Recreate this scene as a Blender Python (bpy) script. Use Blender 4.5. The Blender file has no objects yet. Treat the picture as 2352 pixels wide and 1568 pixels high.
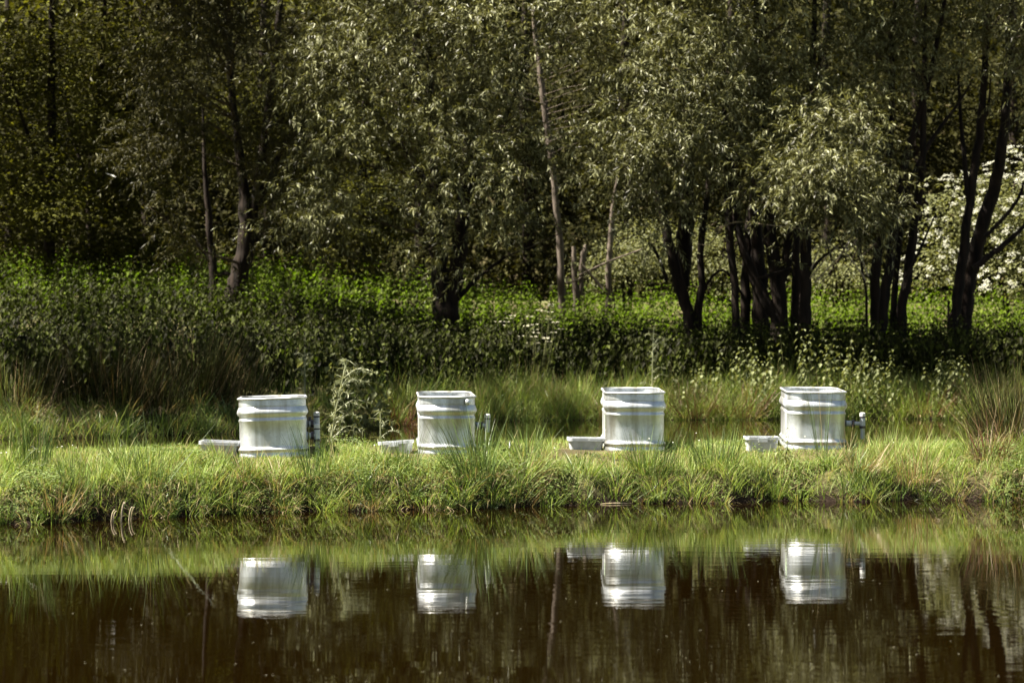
import bpy, math, random
import numpy as np
from mathutils import Vector

S = bpy.context.scene
COL = S.collection
rng = np.random.default_rng(11)
random.seed(11)

# ------------------------------------------------------------------ camera, sky, sun, exposure
HC = 1.45                      # eye height above the water
cam_d = bpy.data.cameras.new("camera")
cam = bpy.data.objects.new("camera", cam_d)
COL.objects.link(cam)
cam.location = (0, 0, HC)
cam.rotation_euler = (math.radians(90), 0, 0)
cam_d.sensor_width = 36
cam_d.lens = 85
cam_d.clip_end = 3000
cam_d.dof.use_dof = True
cam_d.dof.focus_distance = 22.3
cam_d.dof.aperture_fstop = 3.6
S.camera = cam

SUN_EL, SUN_AZ = math.radians(60), math.radians(-96)   # azimuth from +Y (away from the camera), negative = left
sun_dir = Vector((math.sin(SUN_AZ) * math.cos(SUN_EL), math.cos(SUN_AZ) * math.cos(SUN_EL), math.sin(SUN_EL)))
W = bpy.data.worlds.new("World")
S.world = W
W.use_nodes = True
nt = W.node_tree
bg = nt.nodes["Background"]
sky = nt.nodes.new("ShaderNodeTexSky")
sky.sky_type = 'NISHITA'
sky.sun_disc = False
sky.sun_elevation = SUN_EL
sky.sun_rotation = SUN_AZ
sky.air_density = 0.6
sky.dust_density = 1.0
sky.ozone_density = 1.0
wb = nt.nodes.new("ShaderNodeMix"); wb.data_type = 'RGBA'; wb.blend_type = 'MULTIPLY'; wb.inputs[0].default_value = 1.0
wb.inputs[7].default_value = (1.0, .86, .62, 1)          # white balance of the photograph (warm), same for sky and sun
nt.links.new(sky.outputs[0], wb.inputs[6])
nt.links.new(wb.outputs[2], bg.inputs[0])
bg.inputs[1].default_value = 0.05
sl = bpy.data.lights.new("sun", 'SUN')
sl.energy = 5.0
sl.angle = math.radians(0.5)
sl.color = (1.0, 0.93, 0.80)
so = bpy.data.objects.new("sun", sl)
COL.objects.link(so)
so.rotation_euler = (-sun_dir).to_track_quat('-Z', 'Y').to_euler()
so.location = (-30, 30, 60)
S.view_settings.view_transform = 'Standard'
S.view_settings.look = 'None'
S.view_settings.gamma = 1.0
S.view_settings.use_curve_mapping = False
S.view_settings.exposure = 2.45
S.cycles.max_bounces = 6
S.cycles.diffuse_bounces = 3
S.cycles.glossy_bounces = 3
S.cycles.transmission_bounces = 3
S.cycles.transparent_max_bounces = 4
S.cycles.use_adaptive_sampling = True
S.cycles.use_denoising = True

# ------------------------------------------------------------------ small helpers
PX = 85 / 36 * 2352.0          # pixels (photo 2352 wide) per unit of tangent
def wx(px, d): return (px - 1176) * d / PX
def wz(py, d): return HC + (784 - py) * d / PX
def at(px, py, d): return np.array([wx(px, d), d, wz(py, d)])

def tag(o, label=None, cat=None, group=None, kind=None):
    if label: o['label'] = label
    if cat: o['category'] = cat
    if group: o['group'] = group
    if kind: o['kind'] = kind
    return o

def empty(name, loc, label, cat, group=None):
    o = bpy.data.objects.new(name, None)
    o.empty_display_size = 0.1
    COL.objects.link(o)
    o.location = loc
    return tag(o, label, cat, group)

def norm(a): return a / np.maximum(np.linalg.norm(a, axis=-1, keepdims=True), 1e-9)
def rand_unit(n):
    return norm(rng.normal(size=(n, 3)))

class Soup:
    """collects vertices and faces; builds ONE mesh object"""
    def __init__(s): s.V, s.F3, s.F4, s.M3, s.M4, s.n = [], [], [], [], [], 0
    def add(s, V, F, m=0):
        V = np.asarray(V, float).reshape(-1, 3); F = np.asarray(F, int)
        if len(V) == 0: return
        s.V.append(V)
        if F.shape[1] == 3: s.F3.append(F + s.n); s.M3.append(np.full(len(F), m))
        else: s.F4.append(F + s.n); s.M4.append(np.full(len(F), m))
        s.n += len(V)
    def build(s, name, mats, parent=None, smooth=False, origin=None):
        me = bpy.data.meshes.new(name)
        V = np.concatenate(s.V)
        if origin is not None: V = V - np.asarray(origin)
        f3 = np.concatenate(s.F3) if s.F3 else np.zeros((0, 3), int)
        f4 = np.concatenate(s.F4) if s.F4 else np.zeros((0, 4), int)
        m = np.concatenate((s.M3 or [np.zeros(0)]) + (s.M4 or [np.zeros(0)])).astype(np.int32)
        loops = np.concatenate([f3.ravel(), f4.ravel()]).astype(np.int32)
        starts = np.concatenate([np.arange(len(f3)) * 3, len(f3) * 3 + np.arange(len(f4)) * 4]).astype(np.int32)
        me.vertices.add(len(V)); me.vertices.foreach_set("co", V.astype(np.float32).ravel())
        me.loops.add(len(loops)); me.loops.foreach_set("vertex_index", loops)
        me.polygons.add(len(starts)); me.polygons.foreach_set("loop_start", starts)
        me.update(calc_edges=True)
        me.polygons.foreach_set("material_index", m)
        me.polygons.foreach_set("use_smooth", np.full(len(starts), smooth))
        for mm in (mats if isinstance(mats, (list, tuple)) else [mats]): me.materials.append(mm)
        me.update()
        o = bpy.data.objects.new(name, me)
        COL.objects.link(o)
        if parent is not None: o.parent = parent
        elif origin is not None: o.location = origin
        return o

def tube(soup, pts, rad, sides=8, m=0, cap=True, wob=0.0):
    pts = np.asarray(pts, float); rad = np.asarray(rad, float)
    n = len(pts)
    t = norm(np.gradient(pts, axis=0))
    ref = np.array([0.0, 1.0, 0.0]) if abs(t[0][1]) < 0.9 else np.array([1.0, 0, 0])
    a = norm(np.cross(t, ref)); b = np.cross(t, a)
    th = np.linspace(0, 2 * np.pi, sides, endpoint=False)
    rr = rad[:, None] * (1 + wob * rng.normal(size=(n, sides)))
    V = pts[:, None] + rr[..., None] * (np.cos(th)[None, :, None] * a[:, None] + np.sin(th)[None, :, None] * b[:, None])
    i, j = np.meshgrid(np.arange(n - 1), np.arange(sides), indexing='ij')
    i, j = i.ravel(), j.ravel(); k = (j + 1) % sides
    F = np.stack([i * sides + j, i * sides + k, (i + 1) * sides + k, (i + 1) * sides + j], 1)
    soup.add(V, F, m)
    if cap:
        for e in (0, n - 1):
            base = V[e]
            c = base.mean(0)
            soup.add(np.vstack([base, c]), [[q, (q + 1) % sides, sides] for q in range(sides)], m)

def smooth_path(P, n):
    """Catmull-Rom through control points (any columns)"""
    P = np.asarray(P, float)
    Q = np.vstack([2 * P[0] - P[1], P, 2 * P[-1] - P[-2]])
    out = []
    u = np.linspace(0, len(P) - 1 - 1e-6, n)
    for x in u:
        i = int(x); f = x - i
        a, b, c, d = Q[i], Q[i + 1], Q[i + 2], Q[i + 3]
        out.append(0.5 * (2 * b + (c - a) * f + (2 * a - 5 * b + 4 * c - d) * f * f + (3 * b - a - 3 * c + d) * f ** 3))
    return np.array(out)

def add_leaves(soup, P, D, N, L, Wd, t=0.4, fold=0.25, droop=0.15, rich=True, m=0):
    """leaf blades folded along the midrib: P base, D direction, N normal"""
    n = len(P)
    D = norm(D); Sd = norm(np.cross(D, N)); N = np.cross(Sd, D)
    L = np.broadcast_to(L, (n,))[:, None]; Wd = np.broadcast_to(Wd, (n,))[:, None]
    dr = droop * (0.4 + 1.2 * rng.random((n, 1)))
    mid = P + D * L * t
    l = mid + Sd * Wd / 2; r = mid - Sd * Wd / 2
    tip = P + D * L - N * L * dr
    if rich:
        mm = mid - N * Wd * fold
        V = np.stack([P, l, mm, r, tip], 1)
        F = np.array([[0, 1, 2], [0, 2, 3], [1, 4, 2], [2, 4, 3]])
        k = 5
    else:
        V = np.stack([P - N * Wd * fold * 0.5, l, tip - N * Wd * fold * 0.5, r], 1)
        F = np.array([[0, 1, 2], [0, 2, 3]])
        k = 4
    soup.add(V.reshape(-1, 3), (F[None] + (np.arange(n) * k)[:, None, None]).reshape(-1, 3), m)

LOBES = np.array([[0, 0], [-.5, .42], [-.17, .55], [0, 1.0], [.17, .55], [.5, .42]])
def add_lobed(soup, P, D, N, L, m=0):
    n = len(P); D = norm(D); Sd = norm(np.cross(D, N)); N = np.cross(Sd, D)
    L = np.broadcast_to(L, (n,))
    bend = np.array([0, -.12, .02, -.18, .02, -.12])
    V = P[:, None] + L[:, None, None] * (LOBES[None, :, 1:2] * D[:, None] + LOBES[None, :, 0:1] * Sd[:, None] + bend[None, :, None] * N[:, None])
    F = np.array([[0, 2, 1], [0, 3, 2], [0, 4, 3], [0, 5, 4]])
    soup.add(V.reshape(-1, 3), (F[None] + (np.arange(n) * 6)[:, None, None]).reshape(-1, 3), m)

def add_blades(soup, P, az, lean, curve, L, Wd, segs=2, m=0):
    n = len(P)
    L = np.broadcast_to(L, (n,)); Wd = np.broadcast_to(Wd, (n,))
    h = np.stack([np.cos(az), np.sin(az), np.zeros(n)], 1)
    wa = rng.random(n) * 2 * np.pi
    wv = np.stack([np.cos(wa), np.sin(wa), np.zeros(n)], 1)
    pts = [P]
    for k in range(segs):
        th = lean + curve * (k + .5) / segs
        pts.append(pts[-1] + (L / segs)[:, None] * (h * np.sin(th)[:, None] + np.array([0, 0, 1.0]) * np.cos(th)[:, None]))
    V = []
    for k in range(segs):
        w = Wd * (1 - (k / segs) ** 1.5) * (0.75 if k == 0 else 1.0)
        V += [pts[k] - wv * w[:, None] / 2, pts[k] + wv * w[:, None] / 2]
    V.append(pts[-1])
    V = np.stack(V, 1)
    F = []
    for k in range(segs - 1):
        F += [[2 * k, 2 * k + 1, 2 * k + 3], [2 * k, 2 * k + 3, 2 * k + 2]]
    F.append([2 * segs - 2, 2 * segs - 1, 2 * segs])
    kk = 2 * segs + 1
    soup.add(V.reshape(-1, 3), (np.array(F)[None] + (np.arange(n) * kk)[:, None, None]).reshape(-1, 3), m)
    return pts[-1]

# cheap smooth noise (sum of sines with fixed random phases)
_nr = np.random.default_rng(5)
_K = _nr.normal(size=(14, 2)); _K /= np.linalg.norm(_K, axis=1, keepdims=True); _PH = _nr.random(14) * 6.28; _FR = 0.6 + 1.6 * _nr.random(14)
def noise(x, y, f=1.0, o=0):
    v = 0
    for i in range(7):
        k = _K[(i + o) % 14] * _FR[(i * 3 + o) % 14] * f
        v = v + np.sin(x * k[0] * 2 + y * k[1] * 2 + _PH[(i + 2 * o) % 14] * (1 + o))
    return v / 4.0
def sstep(a, b, x):
    t = np.clip((x - a) / (b - a), 0, 1)
    return t * t * (3 - 2 * t)

# ------------------------------------------------------------------ materials
def new_mat(name):
    m = bpy.data.materials.new(name); m.use_nodes = True
    t = m.node_tree; p = t.nodes["Principled BSDF"]
    return m, t, p

def ramp(t, stops, interp='LINEAR'):
    r = t.nodes.new("ShaderNodeValToRGB")
    r.color_ramp.interpolation = interp
    while len(r.color_ramp.elements) > 1: r.color_ramp.elements.remove(r.color_ramp.elements[-1])
    r.color_ramp.elements[0].position = stops[0][0]; r.color_ramp.elements[0].color = (*stops[0][1], 1)
    for p, c in stops[1:]:
        e = r.color_ramp.elements.new(p); e.color = (*c, 1)
    return r

def leaf_mat(name, stops, trans=0.4, rough=0.45, spec=0.5, warm=(1.15, 1.1, 0.55)):
    m, t, p = new_mat(name)
    g = t.nodes.new("ShaderNodeNewGeometry")
    r = ramp(t, stops)
    t.links.new(g.outputs["Random Per Island"], r.inputs[0])
    t.links.new(r.outputs[0], p.inputs["Base Color"])
    p.inputs["Roughness"].default_value = rough
    p.inputs["Specular IOR Level"].default_value = spec
    if trans > 0:
        tr = t.nodes.new("ShaderNodeBsdfTranslucent")
        mul = t.nodes.new("ShaderNodeMix"); mul.data_type = 'RGBA'; mul.blend_type = 'MULTIPLY'
        mul.inputs[0].default_value = 1.0
        t.links.new(r.outputs[0], mul.inputs[6]); mul.inputs[7].default_value = (*warm, 1)
        t.links.new(mul.outputs[2], tr.inputs[0])
        mx = t.nodes.new("ShaderNodeMixShader"); mx.inputs[0].default_value = trans
        t.links.new(p.outputs[0], mx.inputs[1]); t.links.new(tr.outputs[0], mx.inputs[2])
        t.links.new(mx.outputs[0], t.nodes["Material Output"].inputs[0])
    return m

M = {}
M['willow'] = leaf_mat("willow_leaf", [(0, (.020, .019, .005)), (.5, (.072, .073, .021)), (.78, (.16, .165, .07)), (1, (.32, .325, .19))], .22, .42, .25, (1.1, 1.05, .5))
M['willow_shade'] = leaf_mat("shaded_willow_leaf", [(0, (.016, .015, .004)), (.6, (.040, .038, .010)), (1, (.10, .095, .035))], .22, .5, .18, (1.1, 1.05, .5))  # willow green darkened to paint the shade on the left trees
M['maple'] = leaf_mat("broad_leaf", [(0, (.022, .022, .003)), (.6, (.060, .062, .006)), (1, (.125, .13, .02))], .40, .6, .10)
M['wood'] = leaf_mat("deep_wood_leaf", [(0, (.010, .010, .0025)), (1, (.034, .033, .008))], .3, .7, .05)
M['nettle'] = leaf_mat("shaded_nettle_leaf", [(0, (.006, .006, .0008)), (.5, (.016, .019, .0020)), (.8, (.032, .040, .005)), (1, (.070, .084, .015))], .28, .6, .07, (1.0, 1.25, .4))  # nettle green darkened to stand for the shade under the trees
M['lit_green'] = leaf_mat("sunlit_undergrowth_leaf", [(0, (.034, .048, .004)), (.6, (.075, .108, .009)), (1, (.13, .17, .022))], .45, .6, .08, (1.0, 1.25, .3))  # brighter leaf green paints the sunlight on the strip behind the willows
M['bank_nettle'] = leaf_mat("sunny_nettle_leaf", [(0, (.055, .065, .018)), (.7, (.12, .135, .05)), (1, (.22, .24, .12))], .35, .55, .15)  # paler nettle green, sunlight painted into the leaf colour
M['grass'] = leaf_mat("turf_blade", [(0, (.36, .30, .15)), (.14, (.30, .27, .12)), (.24, (.085, .135, .020)), (.6, (.185, .255, .055)), (1, (.36, .42, .18))], .35, .6, .15, (1.1, 1.15, .5))
M['bankgrass'] = leaf_mat("far_grass_blade", [(0, (.26, .21, .10)), (.2, (.18, .155, .06)), (.24, (.07, .108, .014)), (.65, (.155, .21, .045)), (1, (.28, .33, .12))], .35, .6, .15, (1.1, 1.15, .5))
M['herb'] = leaf_mat("herb_leaf", [(0, (.075, .115, .025)), (1, (.15, .20, .06))], .35, .65, .2)
M['rush'] = leaf_mat("rush_blade", [(0, (.22, .17, .09)), (.08, (.028, .050, .008)), (.6, (.06, .105, .02)), (1, (.17, .24, .07))], .25, .45, .45)
M['rush_brown'] = leaf_mat("brown_rush_blade", [(0, (.30, .23, .14)), (.10, (.10, .065, .025)), (.2, (.012, .011, .003)), (.8, (.030, .034, .008)), (1, (.08, .09, .028))], .15, .6, .12)
M['straw'] = leaf_mat("straw_blade", [(0, (.34, .27, .16)), (.6, (.24, .18, .095)), (.8, (.2, .11, .05)), (1, (.09, .11, .03))], .25, .5, .35)
M['rust'] = leaf_mat("rusty_dead_blade", [(0, (.13, .06, .028)), (.6, (.07, .03, .014)), (1, (.24, .18, .11))], .2, .55, .3)
M['thistle'] = leaf_mat("thistle_green", [(0, (.15, .17, .085)), (1, (.25, .26, .15))], .25, .5, .4)
M['white_petal'] = leaf_mat("white_petal", [(0, (.62, .62, .56)), (1, (.82, .82, .78))], .25, .6, .3, (1, 1, .95))
M['blossom'] = leaf_mat("shrub_blossom", [(0, (.26, .26, .19)), (1, (.46, .46, .39))], .25, .7, .1, (1, 1, .85))
M['cream_petal'] = leaf_mat("cream_petal", [(0, (.38, .36, .25)), (1, (.55, .52, .4))], .25, .6, .3, (1, 1, .85))
M['pale_leaf'] = leaf_mat("pale_shrub_leaf", [(0, (.06, .068, .02)), (1, (.17, .175, .07))], .40, .55, .2)

def bark_mat(name, c0, c1, sc=9.0):
    m, t, p = new_mat(name)
    tc = t.nodes.new("ShaderNodeTexCoord"); mp = t.nodes.new("ShaderNodeMapping")
    mp.inputs["Scale"].default_value = (1, 1, .18)
    n = t.nodes.new("ShaderNodeTexNoise"); n.inputs["Scale"].default_value = sc; n.inputs["Detail"].default_value = 6
    t.links.new(tc.outputs["Object"], mp.inputs[0]); t.links.new(mp.outputs[0], n.inputs["Vector"])
    r = ramp(t, [(.35, c0), (.62, c1)])
    t.links.new(n.outputs[0], r.inputs[0]); t.links.new(r.outputs[0], p.inputs["Base Color"])
    b = t.nodes.new("ShaderNodeBump"); b.inputs["Strength"].default_value = .9; b.inputs["Distance"].default_value = .04
    t.links.new(n.outputs[0], b.inputs["Height"]); t.links.new(b.outputs[0], p.inputs["Normal"])
    p.inputs["Roughness"].default_value = .9; p.inputs["Specular IOR Level"].default_value = .2
    return m
M['bark'] = bark_mat("willow_bark", (.004, .0025, .0015), (.019, .012, .008))
M['pale_bark'] = bark_mat("pale_dead_bark", (.05, .038, .03), (.13, .105, .085), 6)
M['twig'] = bark_mat("twig_bark", (.03, .02, .012), (.09, .07, .045))
M['dry_stick'] = bark_mat("dry_stick", (.2, .15, .09), (.42, .35, .25))
M['stem'] = bark_mat("green_stem", (.06, .07, .02), (.12, .12, .05))

# ground
def ground_mat():
    m, t, p = new_mat("soil_and_moss")
    tc = t.nodes.new("ShaderNodeTexCoord")
    n = t.nodes.new("ShaderNodeTexNoise"); n.inputs["Scale"].default_value = 1.6; n.inputs["Detail"].default_value = 8; n.inputs["Roughness"].default_value = .65
    t.links.new(tc.outputs["Object"], n.inputs["Vector"])
    r = ramp(t, [(.3, (.03, .022, .012)), (.5, (.07, .06, .025)), (.62, (.09, .10, .035)), (.8, (.14, .11, .06))])
    t.links.new(n.outputs[0], r.inputs[0])
    sx = t.nodes.new("ShaderNodeSeparateXYZ"); t.links.new(tc.outputs["Object"], sx.inputs[0])
    mr = t.nodes.new("ShaderNodeMapRange"); mr.inputs[1].default_value = .05; mr.inputs[2].default_value = .22
    t.links.new(sx.outputs["Z"], mr.inputs[0])
    wet = t.nodes.new("ShaderNodeMix"); wet.data_type = 'RGBA'; wet.inputs[6].default_value = (.012, .007, .004, 1)   # wet mud at the waterline
    t.links.new(mr.outputs[0], wet.inputs[0]); t.links.new(r.outputs[0], wet.inputs[7])
    t.links.new(wet.outputs[2], p.inputs["Base Color"])
    n2 = t.nodes.new("ShaderNodeTexNoise"); n2.inputs["Scale"].default_value = 25; n2.inputs["Detail"].default_value = 5
    t.links.new(tc.outputs["Object"], n2.inputs["Vector"])
    b = t.nodes.new("ShaderNodeBump"); b.inputs["Distance"].default_value = .03
    t.links.new(n2.outputs[0], b.inputs["Height"]); t.links.new(b.outputs[0], p.inputs["Normal"])
    p.inputs["Roughness"].default_value = .95; p.inputs["Specular IOR Level"].default_value = .15
    return m
M['ground'] = ground_mat()

def water_mat():
    m, t, p = new_mat("brown_pond_water")
    p.inputs["Base Color"].default_value = (.0034, .0017, .0002, 1)
    p.inputs["Roughness"].default_value = .012
    p.inputs["IOR"].default_value = 1.333
    tc = t.nodes.new("ShaderNodeTexCoord")
    mp = t.nodes.new("ShaderNodeMapping"); mp.inputs["Scale"].default_value = (1.0, 7.0, 1)
    n = t.nodes.new("ShaderNodeTexNoise"); n.inputs["Scale"].default_value = 1.0; n.inputs["Detail"].default_value = 3
    mp2 = t.nodes.new("ShaderNodeMapping"); mp2.inputs["Scale"].default_value = (.35, .8, 1)
    n2 = t.nodes.new("ShaderNodeTexNoise"); n2.inputs["Scale"].default_value = 1.0; n2.inputs["Detail"].default_value = 2
    t.links.new(tc.outputs["Object"], mp.inputs[0]); t.links.new(mp.outputs[0], n.inputs["Vector"])
    t.links.new(tc.outputs["Object"], mp2.inputs[0]); t.links.new(mp2.outputs[0], n2.inputs["Vector"])
    r = ramp(t, [(.38, (.25, .25, .25)), (.62, (1, 1, 1))])
    t.links.new(n2.outputs[0], r.inputs[0])
    mu = t.nodes.new("ShaderNodeMath"); mu.operation = 'MULTIPLY'
    t.links.new(n.outputs[0], mu.inputs[0]); t.links.new(r.outputs[0], mu.inputs[1])
    b = t.nodes.new("ShaderNodeBump"); b.inputs["Strength"].default_value = 1.0; b.inputs["Distance"].default_value = .0010
    t.links.new(mu.outputs[0], b.inputs["Height"]); t.links.new(b.outputs[0], p.inputs["Normal"])
    return m
M['water'] = water_mat()

def zinc_mat(name, base, seed, grime=.5):
    m, t, p = new_mat(name)
    tc = t.nodes.new("ShaderNodeTexCoord")
    mp = t.nodes.new("ShaderNodeMapping"); mp.inputs["Scale"].default_value = (11, 3, 1.3); mp.inputs["Location"].default_value = (seed * 3.7, seed, 0)
    n = t.nodes.new("ShaderNodeTexNoise"); n.inputs["Scale"].default_value = 1; n.inputs["Detail"].default_value = 5
    t.links.new(tc.outputs["Object"], mp.inputs[0]); t.links.new(mp.outputs[0], n.inputs["Vector"])
    v = t.nodes.new("ShaderNodeTexVoronoi"); v.inputs["Scale"].default_value = 38
    t.links.new(tc.outputs["Object"], v.inputs["Vector"])
    r = ramp(t, [(.34, tuple(b * f for b, f in zip(base, (.60, .57, .50)))), (.52, base), (.72, tuple(min(1, b * 1.22) for b in base))])
    t.links.new(n.outputs[0], r.inputs[0])
    mix = t.nodes.new("ShaderNodeMix"); mix.data_type = 'RGBA'; mix.blend_type = 'MULTIPLY'; mix.inputs[0].default_value = .16
    bw = t.nodes.new("ShaderNodeRGBToBW"); t.links.new(v.outputs["Color"], bw.inputs[0])
    t.links.new(r.outputs[0], mix.inputs[6]); t.links.new(bw.outputs[0], mix.inputs[7])
    # grime speckle
    n3 = t.nodes.new("ShaderNodeTexNoise"); n3.inputs["Scale"].default_value = 60; n3.inputs["Detail"].default_value = 4
    t.links.new(tc.outputs["Object"], n3.inputs["Vector"])
    r3 = ramp(t, [(.60, (0, 0, 0)), (.72, (1, 1, 1))])
    t.links.new(n3.outputs[0], r3.inputs[0])
    mg = t.nodes.new("ShaderNodeMath"); mg.operation = 'MULTIPLY'; mg.inputs[1].default_value = grime
    t.links.new(r3.outputs[0], mg.inputs[0])
    mix2 = t.nodes.new("ShaderNodeMix"); mix2.data_type = 'RGBA'
    t.links.new(mg.outputs[0], mix2.inputs[0]); t.links.new(mix.outputs[2], mix2.inputs[6]); mix2.inputs[7].default_value = (.22, .19, .14, 1)
    t.links.new(mix2.outputs[2], p.inputs["Base Color"])
    p.inputs["Metallic"].default_value = .9
    rr = t.nodes.new("ShaderNodeMapRange"); rr.inputs[3].default_value = .38; rr.inputs[4].default_value = .6
    t.links.new(n.outputs[0], rr.inputs[0]); t.links.new(rr.outputs[0], p.inputs["Roughness"])
    b = t.nodes.new("ShaderNodeBump"); b.inputs["Strength"].default_value = .25; b.inputs["Distance"].default_value = .002
    t.links.new(n3.outputs[0], b.inputs["Height"]); t.links.new(b.outputs[0], p.inputs["Normal"])
    return m
M['zinc'] = zinc_mat("galvanised_steel", (.64, .67, .70), 0, .25)
M['rim'] = zinc_mat("galvanised_rim", (.60, .615, .62), 2, .75)

def plastic(name, c, rough=.45, dirt=0.0):
    m, t, p = new_mat(name)
    tc = t.nodes.new("ShaderNodeTexCoord")
    n = t.nodes.new("ShaderNodeTexNoise"); n.inputs["Scale"].default_value = 14; n.inputs["Detail"].default_value = 6
    t.links.new(tc.outputs["Object"], n.inputs["Vector"])
    r = ramp(t, [(.35, tuple(x * (1 - .25 - dirt) for x in c)), (.6, c)])
    t.links.new(n.outputs[0], r.inputs[0]); t.links.new(r.outputs[0], p.inputs["Base Color"])
    p.inputs["Roughness"].default_value = rough
    return m
M['tub'] = plastic("grey_tub_plastic", (.34, .355, .38), .5)
M['tub_white'] = plastic("pale_tub_plastic", (.44, .465, .50), .5)
M['pvc'] = plastic("grey_pvc", (.46, .49, .54), .4)
M['pvc_pale'] = plastic("pale_pvc", (.58, .58, .58), .4)
M['dark_plastic'] = plastic("dark_plastic", (.035, .025, .035), .35)
M['sticker_green'] = plastic("sticker_green", (.50, .62, .45), .4)
M['sticker_white'] = plastic("sticker_white", (.8, .8, .78), .4)

# ------------------------------------------------------------------ terrain
XS = np.array([wx(p, d) for p, d in ((-300, 19.0), (0, 19.2), (300, 19.8), (700, 20.6), (1050, 21.0), (1450, 21.7), (1900, 22.0), (2352, 22.1), (2700, 22.2))])
DS = np.array([19.0, 19.2, 19.8, 20.6, 21.0, 21.7, 22.0, 22.1, 22.2])
def e1(x): return np.interp(x, XS, DS) + .17 * noise(x, x * 0, 1.9, 1) + .08 * noise(x, x * 0, 6, 3)
XB = np.array([-14, -6.0, -4.0, -2.2, 0, 4, 7, 14]); DB = np.array([23.0, 23.1, 23.5, 24.0, 24.4, 24.9, 25.3, 25.6])
def e2(x): return np.interp(x, XB, DB) + .15 * noise(x, x * 0, 1.7, 2)
XF = np.array([-25, -7.6, -4.6, -2.0, 0.2, 6.5, 25]); DF = np.array([35, 35.8, 38, 41.5, 44.4, 45.4, 46])
def e3(x): return np.interp(x, XF, DF) + .25 * noise(x, x * 0, 1.1, 4)

def ground_z(x, y):
    x = np.asarray(x, float); y = np.asarray(y, float)
    a, b, c = e1(x), e2(x), e3(x)
    isl = -.6 + .62 * sstep(a - .35, a + .02, y) + .24 * sstep(a, a + .20, y) + .17 * sstep(a + .12, a + .85, y)
    isl += np.where(y > a + .3, .03 * noise(x, y, 1.5, 5) + .018 * noise(x, y, 4.2, 6), 0)
    back = 1 - sstep(b - .9, b + .5, y)
    isl = -.6 + (isl + .6) * back
    far = -.6 + .62 * sstep(c - .5, c + .05, y) + .22 * sstep(c, c + .8, y)
    far += .098 * np.clip(y - c - .6, 0, 24) + .05 * noise(x, y, .5, 7) * sstep(c, c + 1.5, y)
    far += 1.0 * np.clip(y - 82, 0, 26)
    z = np.maximum(isl, far)
    near = -.6 + .9 * sstep(-6, -14, y) + .02 * np.clip(-14 - y, 0, 500)     # the shore behind the camera
    return np.maximum(z, near)

def grid_axis(*segs):
    out = []
    for a, b, s in segs: out.append(np.arange(a, b, s))
    return np.concatenate(out)
gx = grid_axis((-900, -60, 60), (-60, -16, 3), (-16, 16, .16), (16, 60, 3), (60, 901, 60))
gy = grid_axis((-900, -20, 60), (-20, 17, 2.0), (17, 27.5, .09), (27.5, 34, .8), (34, 50, .3), (50, 112, 1.2), (112, 200, 20), (200, 1001, 100))
GX, GY = np.meshgrid(gx, gy, indexing='ij')
GZ = ground_z(GX, GY)
nx, ny = GX.shape
ii, jj = np.meshgrid(np.arange(nx - 1), np.arange(ny - 1), indexing='ij'); ii, jj = ii.ravel(), jj.ravel()
sp = Soup()
sp.add(np.stack([GX, GY, GZ], -1).reshape(-1, 3), np.stack([ii * ny + jj, (ii + 1) * ny + jj, (ii + 1) * ny + jj + 1, ii * ny + jj + 1], 1))
ground = sp.build("ground", M['ground'], smooth=True)
tag(ground, "earth banks and the grassy island between the two waters", kind='structure')

sp = Soup()
sp.add([[-300, -14, 0], [300, -14, 0], [300, 60, 0], [-300, 60, 0]], [[0, 1, 2, 3]])
water = sp.build("water", M['water'])
tag(water, "still dark brown pond water with reflections", kind='structure')

# ------------------------------------------------------------------ stock tanks
def superloop(w, d, r, n=14):
    """rounded rectangle, counter-clockwise from above, centred in x, y from 0 (front) to d; front and back slightly bowed"""
    pts = []
    for cx, cy, a0 in ((w / 2 - r, d - r, 0), (-w / 2 + r, d - r, 90), (-w / 2 + r, r, 180), (w / 2 - r, r, 270)):
        for k in range(n + 1):
            a = math.radians(a0 + 90 * k / n)
            pts.append((cx + r * math.cos(a), cy + r * math.sin(a)))
        # intermediate points on the straight run
        nx_ = {0: (-w / 2 + r, d), 90: (-w / 2, r), 180: (w / 2 - r, 0), 270: (w / 2, d - r)}[a0]
        lx, ly = pts[-1]
        for k in range(1, 9):
            f = k / 9
            pts.append((lx + (nx_[0] - lx) * f, ly + (nx_[1] - ly) * f))
    P = np.array(pts)
    f = np.clip(1 - (P[:, 0] / (w / 2)) ** 2, 0, 1)
    P[:, 1] += np.where(P[:, 1] < d / 2, -.022 * f, .022 * f)
    return P

def loop_normals(P):
    t = np.roll(P, -1, 0) - np.roll(P, 1, 0)
    n = np.stack([t[:, 1], -t[:, 0]], 1)
    return norm(n)

PROFILE = [(0, .006), (.012, .012), (.03, .010), (.045, .004), (.055, .002), (.064, .009), (.074, .017), (.084, .015), (.094, .006), (.105, .001), (.115, 0),
           (.2, 0), (.318, 0), (.325, .005), (.335, .006), (.346, -.002), (.355, -.005), (.366, .001), (.380, .012), (.392, .0185), (.404, .019), (.42, .014), (.437, .006), (.448, .001), (.451, -.002), (.454, .001), (.46, .001), (.515, 0)]

def rings_to_soup(sp, rings, m=0):
    k = len(rings[0])
    V = np.concatenate(rings)
    i, j = np.meshgrid(np.arange(len(rings) - 1), np.arange(k), indexing='ij'); i, j = i.ravel(), j.ravel(); j2 = (j + 1) % k
    sp.add(V, np.stack([i * k + j, i * k + j2, (i + 1) * k + j2, (i + 1) * k + j], 1), m)

def cyl(sp, a, b, r, sides=18, m=0, r2=None):
    tube(sp, [a, np.array(a) * .5 + np.array(b) * .5, b], [r, (r + (r2 or r)) / 2, r2 or r], sides, m)

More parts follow.
